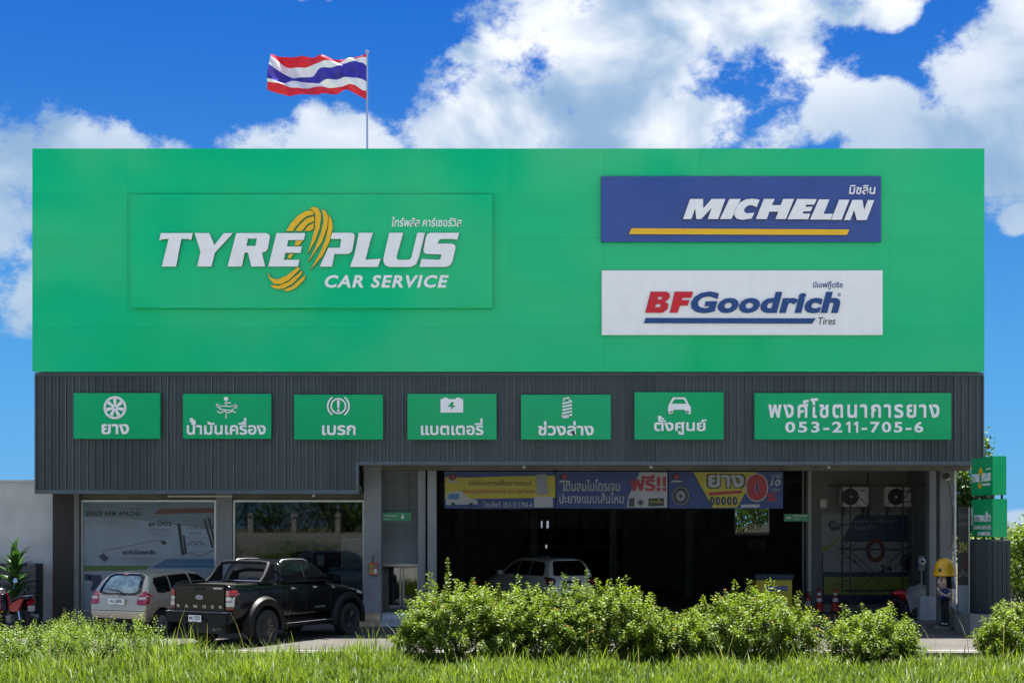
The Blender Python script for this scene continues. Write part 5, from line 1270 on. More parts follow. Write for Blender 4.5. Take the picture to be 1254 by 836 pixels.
# ---------------------------------------------------------------- black pickup
hx, hy = .486, .874
pk = thing('pickup_truck', 'black double cab pickup with roll bar parked in front of the shop windows', 'pickup truck', (-7.03, 30.05, 0), rot=math.atan2(hy, hx))
WB0, WB1, WR = 1.15, 4.37, .405
prof = lambda x, w=1.0, z0=.52, zt=1.42, wt=.86: half_ring([(x, .60 * w, z0), (x, .84 * w, z0 + .03), (x, .915 * w, z0 + .2), (x, .925 * w, .95), (x, .915 * w, 1.15), (x, .90 * w, zt - .12), (x, wt * w, zt), (x, wt * w * .5, zt + .015)])
rings = [prof(.02, .96, .60), prof(.04, .985, .58), prof(.12, 1.0, .55), prof(.7), prof(1.6), prof(1.7), prof(2.6, zt=1.40), prof(3.4, zt=1.38, wt=.84), prof(3.75, zt=1.34, wt=.80), prof(4.4, zt=1.27, wt=.78), prof(4.9, .97, .55, 1.16, .74), prof(5.12, .93, .6, 1.02, .70), prof(5.2, .86, .66, .94, .62)]
bm_ = loft(rings, 2)
cuts = [cylcut(WB0, s * .85, WR + .03, WR + .10, .55) for s in (-1, 1)] + [cylcut(WB1, s * .85, WR + .03, WR + .10, .55) for s in (-1, 1)]
bedcut = MB().box(.075, 1.60, -.74, .74, .95, 1.7).mesh('c', M['black'])
body_me = boolean(bm_, cuts + [bedcut], (M['carblack'], M['black']))
B = bvh_of(body_me)
place(body_me, 'body', pk)
# cab
def cring(xb, xt, w=1.0, zt=1.885, zb=1.34):
    f = lambda t: xb + (xt - xb) * t
    return half_ring([(f(0), .80 * w, zb), (f(.1), .885 * w, zb + .04), (f(.4), .855 * w, zb + .22), (f(.75), .785 * w, zb + .40), (f(.93), .725 * w, zt - .05), (f(1), .62 * w, zt - .008), (f(1), .3 * w, zt + .012)])
cab_me = loft([cring(1.66, 1.86, .97), cring(1.68, 1.90, 1.0), cring(1.80, 2.0, 1.0, 1.90), cring(2.4, 2.5, 1.0, 1.92), cring(3.0, 2.85, 1.0, 1.91), cring(3.62, 3.05, 1.0, 1.89), cring(3.92, 3.2, .97, 1.84)], 2)
CB = bvh_of(cab_me); place(cab_me, 'cab', pk, M['carblack'])
for s, v in ((-1, 'R'), (1, 'L')):
    decal(CB, [(1.99, 1.45), (2.06, 1.70), (2.14, 1.80), (2.62, 1.80), (2.62, 1.43), (2.02, 1.43)], v, M['cglass'], 'side_window', pk, .005)
    decal(CB, [(2.70, 1.43), (2.70, 1.80), (2.98, 1.79), (3.10, 1.74), (3.52, 1.46), (3.52, 1.43)], v, M['cglass'], 'side_window', pk, .005)
    decal(CB, [(2.635, 1.42), (2.635, 1.80), (2.685, 1.80), (2.685, 1.42)], v, M['black'], 'door_pillar', pk, .007)
    decal(CB, [(1.97, 1.405), (1.97, 1.425), (3.6, 1.425), (3.6, 1.405)], v, M['black'], 'window_trim', pk, .007)
    for xh in (2.10, 2.95):
        mb = MB(); mb.tube([(xh, s * .932, 1.26), (xh + .03, s * .955, 1.262), (xh + .19, s * .957, 1.262), (xh + .22, s * .932, 1.26)], .013, 8); mb.build('door_handle', M['chrome'], pk, False, smooth=True)
        decal(B, [(xh - .01, 1.225), (xh - .01, 1.30), (xh + .15, 1.30), (xh + .15, 1.225)], v, M['black'], 'handle_recess', pk, .003, .05)
    for xs in (1.93, 2.68, 3.62): decal(B, [(xs, .62), (xs + .012, .62), (xs + .012, 1.37), (xs, 1.37)], v, M['black'], 'door_seam', pk, .003, .1)
    decal(B, [(1.70, .60), (1.712, .60), (1.712, 1.39), (1.70, 1.39)], v, M['black'], 'cab_gap', pk, .003, .1)
    # roof rail
    mb = MB(); mb.tube([(1.98, s * .68, 1.88), (2.06, s * .68, 1.925), (2.4, s * .68, 1.94), (2.85, s * .68, 1.925), (2.98, s * .68, 1.88)], .014, 8); mb.build('roof_rail', M['alu'], pk, False, smooth=True)
    # mirror
    mb = MB(); mb.box(3.38, 3.50, s * .97, s * 1.17, 1.40, 1.58); mb.box(3.42, 3.47, s * .88, s * .98, 1.44, 1.49); mb.build('mirror', M['carblack'], pk, False, bevel=.02)
    # side step
    mb = MB(); mb.box(1.72, 3.72, s * .84, s * 1.02, .40, .455); mb.build('side_step', M['arch'], pk, False, bevel=.015)
    MB().box(1.85, 3.6, s * .98, s * 1.021, .458, .464).build('step_strip', M['alu'], pk, False)
    flare(pk, WB0, WR + .03, WR + .08, WR + .28, .925, 1.005, s); flare(pk, WB1, WR + .03, WR + .08, WR + .26, .925, 1.0, s)
    for xc, rr in ((WB0, WR + .23), (WB1, WR + .215)):
        for a in range(15, 170, 26):
            MB().lathe([(.012, 0), (.010, .008), (0, .01)], Matrix.Translation((xc + rr * math.cos(R(a)), s * .975, WR + .03 + rr * math.sin(R(a)))) @ Matrix.Rotation(R(-90 * s), 4, 'X'), 8).build('arch_bolt', M['post'], pk, False)
    # tail lamps
    yy = s * .835
    decal(B, [(yy - .085, .86), (yy - .085, 1.30), (yy + .085, 1.30), (yy + .085, .86)], 'B', M['black'], 'tail_lamp_housing', pk, .02, .05)
    for z0, z1, m_ in ((1.17, 1.29, 'lampred'), (1.06, 1.15, 'lampclear'), (.93, 1.04, 'lampclear'), (.875, .91, 'lampred')):
        decal(B, [(yy - .072, z0), (yy - .072, z1), (yy + .075, z1), (yy + .075, z0)], 'B', M[m_], 'tail_lamp', pk, .03, .04)
    decal(B, [(.03, 1.17), (.03, 1.29), (.16, 1.29), (.12, 1.17)], v, M['lampred'], 'tail_lamp', pk, .012, .05); decal(B, [(.03, .93), (.03, 1.14), (.11, 1.14), (.09, .93)], v, M['lampclear'], 'tail_lamp', pk, .012, .05)
    # roll bar leg
    mb = MB(); path = [(1.08, s * .80, 1.42), (1.26, s * .785, 1.55), (1.42, s * .76, 1.74), (1.54, s * .70, 1.87)]; mb.tube(path, [.035, .05, .06, .05], 10); mb.build('roll_bar_leg', M['arch'], pk, False, smooth=True)
    mb = MB(); vv = [(1.10, 1.43), (1.62, 1.43), (1.64, 1.82), (1.52, 1.86), (1.40, 1.74), (1.24, 1.55)]; mb.prism(vv, s * .765, s * .79); mb.build('roll_bar_panel', M['arch'], pk, False)
    MB().box(.25, 1.62, s * .82, s * .87, 1.437, 1.46).build('bed_rail_cap', M['arch'], pk, False, bevel=.008)
    # mudflap, wheels
    MB().box(.62, .65, s * .70, s * .98, .26, .62).build('mud_flap', M['black'], pk, False)
    for xw in (WB0, WB1): wheel(pk, xw, s * .86, WR, .28, s, 6, .58)
mb = MB(); mb.tube([(1.52, -.70, 1.86), (1.55, -.45, 1.885), (1.55, .45, 1.885), (1.52, .70, 1.86)], .045, 10); mb.build('roll_bar_top', M['arch'], pk, False, smooth=True)
decal(CB, [(-.60, 1.48), (-.54, 1.74), (.54, 1.74), (.60, 1.48)], 'B', M['cglass'], 'rear_window', pk, .01)
decal(CB, [(.50, 0), (.62, 0), (.62, 0.01), (.50, .01)], 'T', M['black'], 'aerial_base', pk, .01, .2) if False else None
mb = MB(); mb.tube([(1.62, -.62, 1.44), (1.62, .62, 1.44)], .014, 8); mb.build('bed_bar', M['chrome'], pk, False, smooth=True)
MB().box(.08, 1.28, -.735, .735, 1.375, 1.40).build('bed_cover', M['arch'], pk, False, bevel=.006)
# tailgate
TG = MB(); TG.box(-.012, .045, -.735, .735, .845, 1.435); TG.build('tailgate', M['carblack'], pk, False, bevel=.018)
MB().box(-.018, -.010, -.70, .70, 1.375, 1.425).build('tailgate_cap', M['arch'], pk, False, bevel=.003)
MB().box(-.020, -.013, -.16, .16, 1.27, 1.35).build('tailgate_handle', M['arch'], pk, False, bevel=.003)
MB().box(-.016, -.011, -.70, .70, .985, .993).build('tailgate_crease', M['arch'], pk, False)
mo = Matrix.Translation((-.014, 0, 1.13)) @ REAR
MB().prism([(.105 * math.cos(R(a)), .045 * math.sin(R(a))) for a in range(0, 360, 15)], -.012, 0, mx=mo).build('badge', M['chrome'], pk, False)
MB().prism([(.092 * math.cos(R(a)), .035 * math.sin(R(a))) for a in range(0, 360, 15)], -.015, -.0125, mx=mo).build('badge_centre', M['blue'], pk, False)
text_on(pk, 'Ford', Matrix.Translation((-.0295, 0, 1.13)) @ REAR, .12, .04, M['chrome'], depth=.002, shear=.3, split=False, name='lettering')
text_on(pk, 'RANGER', Matrix.Translation((-.013, 0, .925)) @ REAR, 1.34, .068, M['rimhi'], depth=.006, obold=.03, track=1.05)
text_on(pk, 'WILDTRAK', Matrix.Translation((-.013, -.53, 1.34)) @ REAR, .26, .035, M['chrome'], depth=.004, obold=.02, shear=.2, split=False, name='lettering')
mb = MB(); mb.box(-.14, .10, -.93, .93, .56, .80); mb.box(-.17, -.02, -.36, .36, .56, .68); mb.build('rear_bumper', M['arch'], pk, False, bevel=.03)
MB().box(-.145, .02, -.90, .90, .803, .815).build('bumper_step', M['post'], pk, False)
MB().box(-.182, -.172, -.19, .18, .59, .735).build('number_plate', M['white_sign'], pk, False)
text_on(pk, 'ผธ 7522', Matrix.Translation((-.1825, -.005, .68)) @ REAR, .32, .075, M['black'], depth=.002, bold=.02, split=False, name='lettering')
text_on(pk, 'เชียงใหม่', Matrix.Translation((-.1825, -.005, .612)) @ REAR, .15, .03, M['black'], depth=.002, split=False, name='lettering')
mb = MB(); mb.box(.2, 5.0, -.55, .55, .30, .56); mb.tube([(WB0, -.8, WR), (WB0, .8, WR)], .06, 8); mb.tube([(WB1, -.8, WR), (WB1, .8, WR)], .05, 8); mb.lathe([(0, -.12), (.14, -.1), (.14, .1), (0, .12)], Matrix.Translation((WB0, .1, WR)), 14)
mb.build('chassis', M['black'], pk, False)
mb = MB(); mb.tube([(-.05, -.45, .42), (.5, -.45, .42)], .03, 8); mb.build('exhaust', M['post'], pk, False)
decal(B, [(3.72, 1.20), (3.72, 1.27), (3.86, 1.27), (3.86, 1.20)], 'R', M['post'], 'fender_badge', pk, .006, .05)
text_on(pk, 'WILDTRAK', Matrix.Translation((3.2, -.934, .78)), .42, .05, M['p_grey'], depth=.003, obold=.03, shear=.2, split=False, name='lettering')
# windscreen and lamps at the front (away from the view)
decal(B, [(5.0, 1.0), (4.75, 1.05), (4.8, 1.16), (5.02, 1.08)], 'R', M['lampclear'], 'headlight', pk, .008)
decal(B, [(5.0, 1.0), (4.75, 1.05), (4.8, 1.16), (5.02, 1.08)], 'L', M['lampclear'], 'headlight', pk, .008)

# ---------------------------------------------------------------- small hatchback and the white people carrier share a builder
def hatch(t, L, Wd, H, wb, roh, wr, paint, belt, zr0, style):
    """roh: rear overhang"""
    w = Wd / 2
    def ring(xs, ws=1.0, zt=None, zl=.24, beltz=None, roofw=1.0):
        zt = zt or H; bz = beltz or belt
        zz = [zl, zl + .07, .55, .80, bz, bz + (zt - bz) * .52, zt - .10, zt - .025, zt]
        yy = [.70 * w, .93 * w, .995 * w, 1.0 * w, .955 * w, .865 * w * roofw, .74 * w * roofw, .60 * w * roofw, .28 * w * roofw]
        if isinstance(xs, (int, float)): xs = [xs] * 9
        return half_ring([(x, y * ws, z) for x, y, z in zip(xs, yy, zz)])
    rr = zr0  # rearward slant offsets
    base_ = [.10, .02, .0, .03, .06, rr * .55, rr * .9, rr * 1.05, rr * 1.05]
    rings = [ring([x + .0 for x in base_], .93, H - .05), ring([x + .03 for x in base_], .985, H - .045), ring([x + .10 for x in base_], 1.0, H - .035),
             ring([.45, .45, .45, .45, .45, .5, .55, .62, .62], 1.0, H - .012), ring(1.1, 1.0, H), ring(L * .42, 1.0, H + .005), ring([L * .56] * 9, 1.0, H - .01),
             ring([L * .66, L * .66, L * .66, L * .66, L * .70, L * .66, L * .62, L * .60, L * .60], 1.0, H - .06),
             ring([L * .80, L * .80, L * .80, L * .80, L * .80, L * .78, L * .77, L * .765, L * .765], 1.0, belt + .08, beltz=belt - .02),
             ring([L * .92, L * .93, L * .93, L * .93, L * .92, L * .91, L * .90, L * .9, L * .9], .97, belt - .08, beltz=belt - .16), ring([L * .97, L * .985, L * .99, L * .985, L * .98, L * .96, L * .95, L * .95, L * .95], .88, belt - .2, beltz=belt - .25)]
    me = loft(rings, 2)
    cuts = [cylcut(x, s * (w - .08), wr + .02, wr + .055, .42) for x in (roh, roh + wb) for s in (-1, 1)]
    me = boolean(me, cuts, (paint, M['black'])); Bv = bvh_of(me); place(me, 'body', t)
    for x in (roh, roh + wb):
        for s in (-1, 1): wheel(t, x, s * (w - .10), wr, .19, s, 5 if style == 'mpv' else 7, .64, dark=False)
    mb = MB(); mb.box(.3, L - .4, -w * .7, w * .7, .2, .4); mb.build('underbody', M['black'], t, False)
    return Bv
hb = thing('hatchback_car', 'champagne coloured small hatchback parked left of the black pickup', 'car', (-9.78, 33.0, 0), rot=R(66)); hb.scale = (1.055, 1.055, 1.055)
w = .8375; H = 1.53
Bh = hatch(hb, 3.85, 1.675, H, 2.45, .62, .30, M['carsilver'], .97, .40, 'hatch')
decal(Bh, [(-.60, 1.00), (-.63, 1.06), (-.52, 1.40), (-.40, 1.45), (.40, 1.45), (.52, 1.40), (.63, 1.06), (.60, 1.00), (.45, .975), (-.45, .975)], 'B', M['cglass'], 'rear_window_frame', hb, .005)
decal(Bh, [(-.50, 1.03), (-.52, 1.08), (-.44, 1.36), (-.34, 1.40), (.34, 1.40), (.44, 1.36), (.52, 1.08), (.50, 1.03), (.38, 1.01), (-.38, 1.01)], 'B', M['reargl'], 'rear_window', hb, .011)
for s in (-1, 1):
    decal(Bh, [(s * .56, .76), (s * .58, .90), (s * .66, 1.03), (s * .74, 1.06), (s * .80, .98), (s * .82, .80), (s * .80, .74), (s * .66, .74)], 'B', M['lampred'], 'tail_lamp', hb, .016, .035)
    decal(Bh, [(s * .60, .86), (s * .62, .92), (s * .78, .93), (s * .80, .87)], 'B', M['lampclear'], 'reversing_lamp', hb, .021, .035)
    v = 'R' if s < 0 else 'L'
    decal(Bh, [(.02, .76), (.02, 1.02), (.12, 1.05), (.20, .95), (.14, .78)], v, M['lampred'], 'tail_lamp_side', hb, .010, .05)
    decal(Bh, [(.50, 1.02), (.42, 1.25), (.50, 1.36), (.98, 1.40), (.98, 1.03), (.72, 1.0)], v, M['cglass'], 'quarter_window', hb, .006)
    decal(Bh, [(1.03, 1.02), (1.03, 1.405), (1.75, 1.42), (1.80, 1.0)], v, M['cglass'], 'side_window', hb, .006)
    decal(Bh, [(1.86, 1.0), (1.83, 1.42), (2.2, 1.39), (2.55, 1.2), (2.66, 1.02)], v, M['cglass'], 'side_window', hb, .006)
    for xs in (.95, 1.80, 2.6): decal(Bh, [(xs, .36), (xs + .01, .36), (xs + .01, .98), (xs, .98)], v, M['black'], 'door_seam', hb, .003, .1)
    decal(Bh, [(.25, .42), (.25, .435), (.0, .435), (.0, .42)][::-1], v, M['black'], 'bumper_seam', hb, .003, .1)
    mb = MB(); mb.box(2.45, 2.57, s * .88, s * 1.03, 1.0, 1.13); mb.build('mirror', M['carsilver'], hb, False, bevel=.02)
decal(Bh, [(-.80, .595), (-.80, .607), (.80, .607), (.80, .595)], 'B', M['black'], 'bumper_seam', hb, .003, .08)
decal(Bh, [(-.36, .70), (-.36, .90), (.36, .90), (.36, .70)], 'B', M['carsilver'], 'plate_recess', hb, .004, .08)
decal(Bh, [(-.62, .955), (-.62, .967), (.62, .967), (.62, .955)], 'B', M['black'], 'tailgate_seam', hb, .003, .08)
decal(Bh, [(-.72, .30), (-.76, .42), (.76, .42), (.72, .30)], 'B', M['black'], 'lower_grille', hb, .004, .08)
MB().box(-.03, .0, -.235, .235, .74, .885).build('number_plate', M['white_sign'], hb, False, bevel=.004)
text_on(hb, 'กม 5800', Matrix.Translation((-.0305, 0, .825)) @ REAR, .34, .075, M['p_grey'], depth=.002, bold=.02, split=False, name='lettering')
text_on(hb, 'เชียงใหม่', Matrix.Translation((-.0305, 0, .762)) @ REAR, .16, .03, M['p_grey'], depth=.002, split=False, name='lettering')
MB().prism([(.05 * math.cos(R(a)), .035 * math.sin(R(a))) for a in range(0, 360, 20)], -.02, 0, holes=[[(.038 * math.cos(R(a)), .024 * math.sin(R(a))) for a in range(0, 360, 20)]], mx=Matrix.Translation((.045, 0, .925)) @ REAR).build('badge', M['chrome'], hb, False)
mb = MB(); mb.tube([(.06, -.12, 1.0), (.085, .04, 1.07), (.09, .33, 1.09)], .012, 6); mb.lathe([(.03, 0), (.03, .03), (0, .04)], Matrix.Translation((.055, -.12, 1.0)) @ Matrix.Rotation(R(-90), 4, 'Y'), 12); mb.build('rear_wiper', M['black'], hb, False)
mb = MB(); mb.box(.36, .52, -.45, .45, H - .055, H - .025)
MB().box(.335, .35, -.06, .06, 1.43, 1.455).build('brake_lamp', M['lampred'], hb, False)

mp = thing('people_carrier', 'white people carrier parked inside the dark garage behind the shrubs', 'car', (1.92, 42.2, 0), rot=R(90 + 30))
Hm = 1.70
Bm = hatch(mp, 4.4, 1.74, Hm, 2.75, .80, .32, M['carwhite'], 1.08, .34, 'mpv')
decal(Bm, [(-.60, 1.13), (-.66, 1.18), (-.56, 1.54), (-.46, 1.60), (.46, 1.60), (.56, 1.54), (.66, 1.18), (.60, 1.13)], 'B', M['cglass'], 'rear_window', mp, .006)
for s in (-1, 1):
    decal(Bm, [(s * .60, .92), (s * .62, 1.05), (s * .84, 1.10), (s * .85, .80), (s * .78, .78)], 'B', M['black'], 'tail_lamp_housing', mp, .014, .04)
    decal(Bm, [(s * .70, .86), (s * .70, 1.02), (s * .82, 1.03), (s * .83, .84)], 'B', M['lampred'], 'tail_lamp', mp, .020, .04)
    v = 'R' if s < 0 else 'L'
    decal(Bm, [(.03, .82), (.03, 1.08), (.22, 1.10), (.42, 1.11), (.30, 1.04), (.16, .84)], v, M['lampred'], 'tail_lamp_side', mp, .010, .05)
    decal(Bm, [(.42, 1.20), (.52, 1.12), (1.3, 1.12), (1.3, 1.58), (.62, 1.55), (.46, 1.42)], v, M['cglass'], 'quarter_window', mp, .006)
    decal(Bm, [(1.34, 1.12), (1.34, 1.58), (2.05, 1.58), (2.05, 1.12)], v, M['cglass'], 'side_window', mp, .006)
    decal(Bm, [(2.09, 1.12), (2.09, 1.58), (2.45, 1.52), (2.9, 1.2), (2.95, 1.12)], v, M['cglass'], 'side_window', mp, .006)
    for xs in (1.25, 2.07, 2.95): decal(Bm, [(xs, .40), (xs + .012, .40), (xs + .012, 1.10), (xs, 1.10)], v, M['black'], 'door_seam', mp, .003, .1)
    for xh in (1.4, 2.2):
        mb = MB(); mb.tube([(xh, s * .865, 1.0), (xh + .02, s * .895, 1.0), (xh + .18, s * .895, 1.0), (xh + .2, s * .865, 1.0)], .014, 6); mb.build('door_handle', M['chrome'], mp, False)
    mb = MB(); mb.box(2.85, 2.97, s * .92, s * 1.08, 1.10, 1.24); mb.build('mirror', M['carwhite'], mp, False, bevel=.02)
MB().box(-.02, .02, -.22, .22, .76, .90).build('number_plate', M['white_sign'], mp, False)
decal(Bm, [(-.34, .72), (-.34, .98), (.34, .98), (.34, .72)], 'B', M['black'], 'plate_recess', mp, .004, .08)
MB().prism([(.045, .0), (.0, .05), (-.045, 0), (0, -.05)], -.02, 0, mx=Matrix.Translation((.04, 0, 1.06)) @ REAR).build('badge', M['chrome'], mp, False)
mb = MB(); mb.tube([(.06, -.1, 1.11), (.07, .05, 1.16), (.10, .3, 1.16)], .012, 6); mb.build('rear_wiper', M['black'], mp, False)

# ---------------------------------------------------------------- scooters
def scooter(loc, rot, lab, full=True):
    t = thing('motor_scooter', lab, 'motorcycle', loc, rot=rot, group='motor scooters by the left wall')
    for nm, x in (('wheel', -.62), ('wheel', .62)):
        w_ = MB(); w_.lathe([(.21, -.04), (.26, -.05), (.285, -.02), (.285, .02), (.26, .05), (.21, .04), (.21, -.04)], Matrix.Translation((x, 0, .285)) @ Matrix.Rotation(R(90), 4, 'X'), 28); wo = w_.build('wheel', M['rubber'], t, False, smooth=True)
        s_ = MB()
        for k in range(6): a = R(k * 60); s_.bar((x, 0, .285), (x + .2 * math.cos(a), 0, .285 + .2 * math.sin(a)), .022, .03)
        s_.lathe([(.0, -.05), (.05, -.05), (.05, .05), (0, .05)], Matrix.Translation((x, 0, .285)) @ Matrix.Rotation(R(90), 4, 'X'), 14); s_.build('rim', M['rim'], wo, False)
    me = skin_mesh([([(-.86, 0, .86), (-.55, 0, .76), (-.2, 0, .66), (.05, 0, .42), (.28, 0, .42)], [(.045, .04), (.15, .11), (.14, .12), (.12, .10), (.11, .10)]), ([(.28, 0, .42), (.40, 0, .68), (.44, 0, .95)], [(.11, .1), (.15, .06), (.12, .08)])]); place(me, 'frame_cover', t, M['carblack'])
    for s in (-1, 1):
        mb = MB(); mb.prism([(-.88, .86), (-.60, .52), (-.28, .50), (-.12, .62), (-.30, .72), (-.62, .84)], s * .125, s * .165); mb.build('side_fairing', M['red_p'], t, False, bevel=.015)
        mb = MB(); mb.prism([(.38, .34), (.30, .5), (.34, .80), (.46, .98), (.52, .92), (.46, .6), (.48, .4)], s * .10, s * .16); mb.build('leg_shield', M['red_p'] if full else M['carblack'], t, False, bevel=.015)
        mb = MB(); mb.tube([(.40, s * .02, 1.02), (.36, s * .25, 1.06), (.28, s * .36, 1.05)], .014, 8); mb.build('handlebar', M['black'], t, False, smooth=True)
        mb = MB(); mb.tube([(.36, s * .26, 1.06), (.40, s * .32, 1.22)], .007, 6); mb.lathe([(0, -.012), (.06, -.01), (.065, .01), (0, .016)], Matrix.Translation((.40, s * .33, 1.27)) @ Matrix.Rotation(R(-80), 4, 'Y'), 18); mb.build('mirror', M['chrome'], t, False, smooth=True)
        mb = MB(); mb.tube([(.62, s * .07, .285), (.44, s * .06, .86)], .02, 8); mb.build('fork', M['chrome'], t, False)
        mb = MB(); mb.tube([(-.62, s * .11, .30), (-.55, s * .12, .62)], .025, 8); mb.build('shock_absorber', M['chrome'], t, False)
    me = skin_mesh([([(-.74, 0, .90), (-.45, 0, .86), (-.1, 0, .76)], [(.10, .045), (.14, .05), (.11, .045)])]); place(me, 'seat', t, M['black'])
    mb = MB(); mb.tube([(-.80, .12, .92), (-1.0, .10, .94), (-1.02, 0, .945), (-1.0, -.10, .94), (-.80, -.12, .92)], .012, 8); mb.build('grab_rail', M['chrome'], t, False, smooth=True)
    MB().box(-.98, -.93, -.10, .10, .72, .80).build('tail_lamp', M['lampred'], t, False, bevel=.015); mb = MB(); mb.box(-.99, -.975, -.09, .09, .54, .68); mb.build('number_plate', M['whitep'], t, False)
    mb = MB(); mb.tube([(.55, 0, 1.0), (.5, 0, 1.0), (.42, 0, 1.0)], [.05, .085, .07], 14); mb.build('headlight', M['lampclear'], t, False, smooth=True)
    for x, a0, a1 in ((-.62, 20, 150), (.62, 30, 160)):
        mb = MB(); mb.tube([(x + .32 * math.cos(R(a)), 0, .285 + .32 * math.sin(R(a))) for a in range(a0, a1, 13)], .035, 8); mb.build('mudguard', M['carblack'], t, False, smooth=True)
    mb = MB(); mb.tube([(.05, -.14, .24), (-.5, -.17, .30), (-.95, -.18, .40)], [.03, .05, .06], 10); mb.build('exhaust', M['post'], t, False, smooth=True)
    mb = MB(); mb.box(-.2, .1, -.12, .12, .2, .42); mb.build('engine', M['post'], t, False, bevel=.03)
    return t
scooter((PX(14, 34.9), 34.9, 0), R(140), 'red and black motor scooter with round mirrors in front of the broad leaved plant')
scooter((PX(-30, 35.6), 35.4, 0), R(150), 'dark motor scooter half out of view at the left edge', False)
# ================================================================ LEFT YARD
yw = thing('yard_wall', 'tall weathered grey concrete wall left of the shop', 'wall', (-16, 37.6, 0))
MB().box(-30, dx0 - .0 + .12, 37.6, 37.8, 0, PZ(590, 37.6)).build('wall_face', M['concwall'], yw)
MB().box(-30, dx0 + .13, 37.56, 37.84, PZ(590, 37.6) + .002, PZ(590, 37.6) + .06).build('coping', M['concwall'], yw)
sw_ = thing('slate_wall', 'low wall of thin dark slate strips behind the motor scooters', 'wall', (-15, 37.0, 0))
zt_ = PZ(690, 37); xr_ = PX(44, 37)
MB().box(xr_ - 3.2, xr_, 37.03, 37.55, 0, zt_).build('wall_core', M['black'], sw_)
sm = [mat('slate_%d' % i, c, .6, var=.25, vscale=6, bump=.4) for i, c in enumerate(((.05, .055, .06), (.085, .09, .095), (.12, .125, .13)))]
stm = []
for i in range(6):
    l = (.28, .36, .22)[i % 3]; mb = MB(); mb.box(0, l, -.028 - .012 * (i % 2), .02, 0, .066); stm.append((l, mb.mesh('stone', sm[i % 3])))
zz = .01; r_ = 0
while zz < zt_ - .06:
    x = xr_ - 3.15 + (r_ % 3) * .09 
    while x < xr_ - .08:
        l, me = stm[rnd.randrange(6)]
        if x + l > xr_ + .01: l2 = xr_ - x; 
        if x + l <= xr_ + .01 or True:
            o = bpy.data.objects.new('stone', me); C.objects.link(o); o.parent = sw_; o.location = (x + 15, .0, zz)
            if x + l > xr_: o.scale = ((xr_ - x) / l, 1, 1)
        x += l + (.012 if rnd.random() < .7 else .06)
    zz += .076; r_ += 1
# ================================================================ VEGETATION
def leaves_mesh(name, P, Dn, S, tint, m_, width=.5, fold=.25, droop=.25, rng=None):
    """P centres, Dn leaf axis directions, S lengths -> folded pointed leaves, 4 triangles each"""
    rng = rng or np.random.default_rng(1)
    n = len(P); d = Dn / np.linalg.norm(Dn, axis=1, keepdims=True)
    r = rng.normal(size=(n, 3)); r[:, 2] *= .35; s = np.cross(d, np.array([0, 0, 1.0]) + r * .6); s /= np.linalg.norm(s, axis=1, keepdims=True) + 1e-9
    nn = np.cross(s, d); L = S[:, None]
    base = P; mid = P + d * L * .45 + nn * L * .04; tip = P + d * L - nn * L * droop
    le = P + d * L * .42 + s * L * width * .5 + nn * L * fold * .5; ri = P + d * L * .42 - s * L * width * .5 + nn * L * fold * .5
    V = np.stack([base, le, tip, ri, mid], 1).reshape(-1, 3); i = np.arange(n)[:, None] * 5
    Fc = np.concatenate([i + [0, 4, 1], i + [1, 4, 2], i + [0, 3, 4], i + [4, 3, 2]], 1).reshape(-1, 3)
    return tri_mesh(name, V, Fc, np.repeat(tint, 5), m_)
def tri_mesh(name, V, Fc, tint, m_):
    me = bpy.data.meshes.new(name); me.vertices.add(len(V)); me.vertices.foreach_set('co', V.astype(np.float32).ravel())
    me.loops.add(len(Fc) * 3); me.loops.foreach_set('vertex_index', Fc.astype(np.int32).ravel())
    me.polygons.add(len(Fc)); me.polygons.foreach_set('loop_start', np.arange(0, len(Fc) * 3, 3, dtype=np.int32)); me.polygons.foreach_set('loop_total', np.full(len(Fc), 3, dtype=np.int32))
    a = me.attributes.new('tint', 'FLOAT', 'POINT'); a.data.foreach_set('value', tint.astype(np.float32)); me.materials.append(m_); me.update(); me.validate(); return me
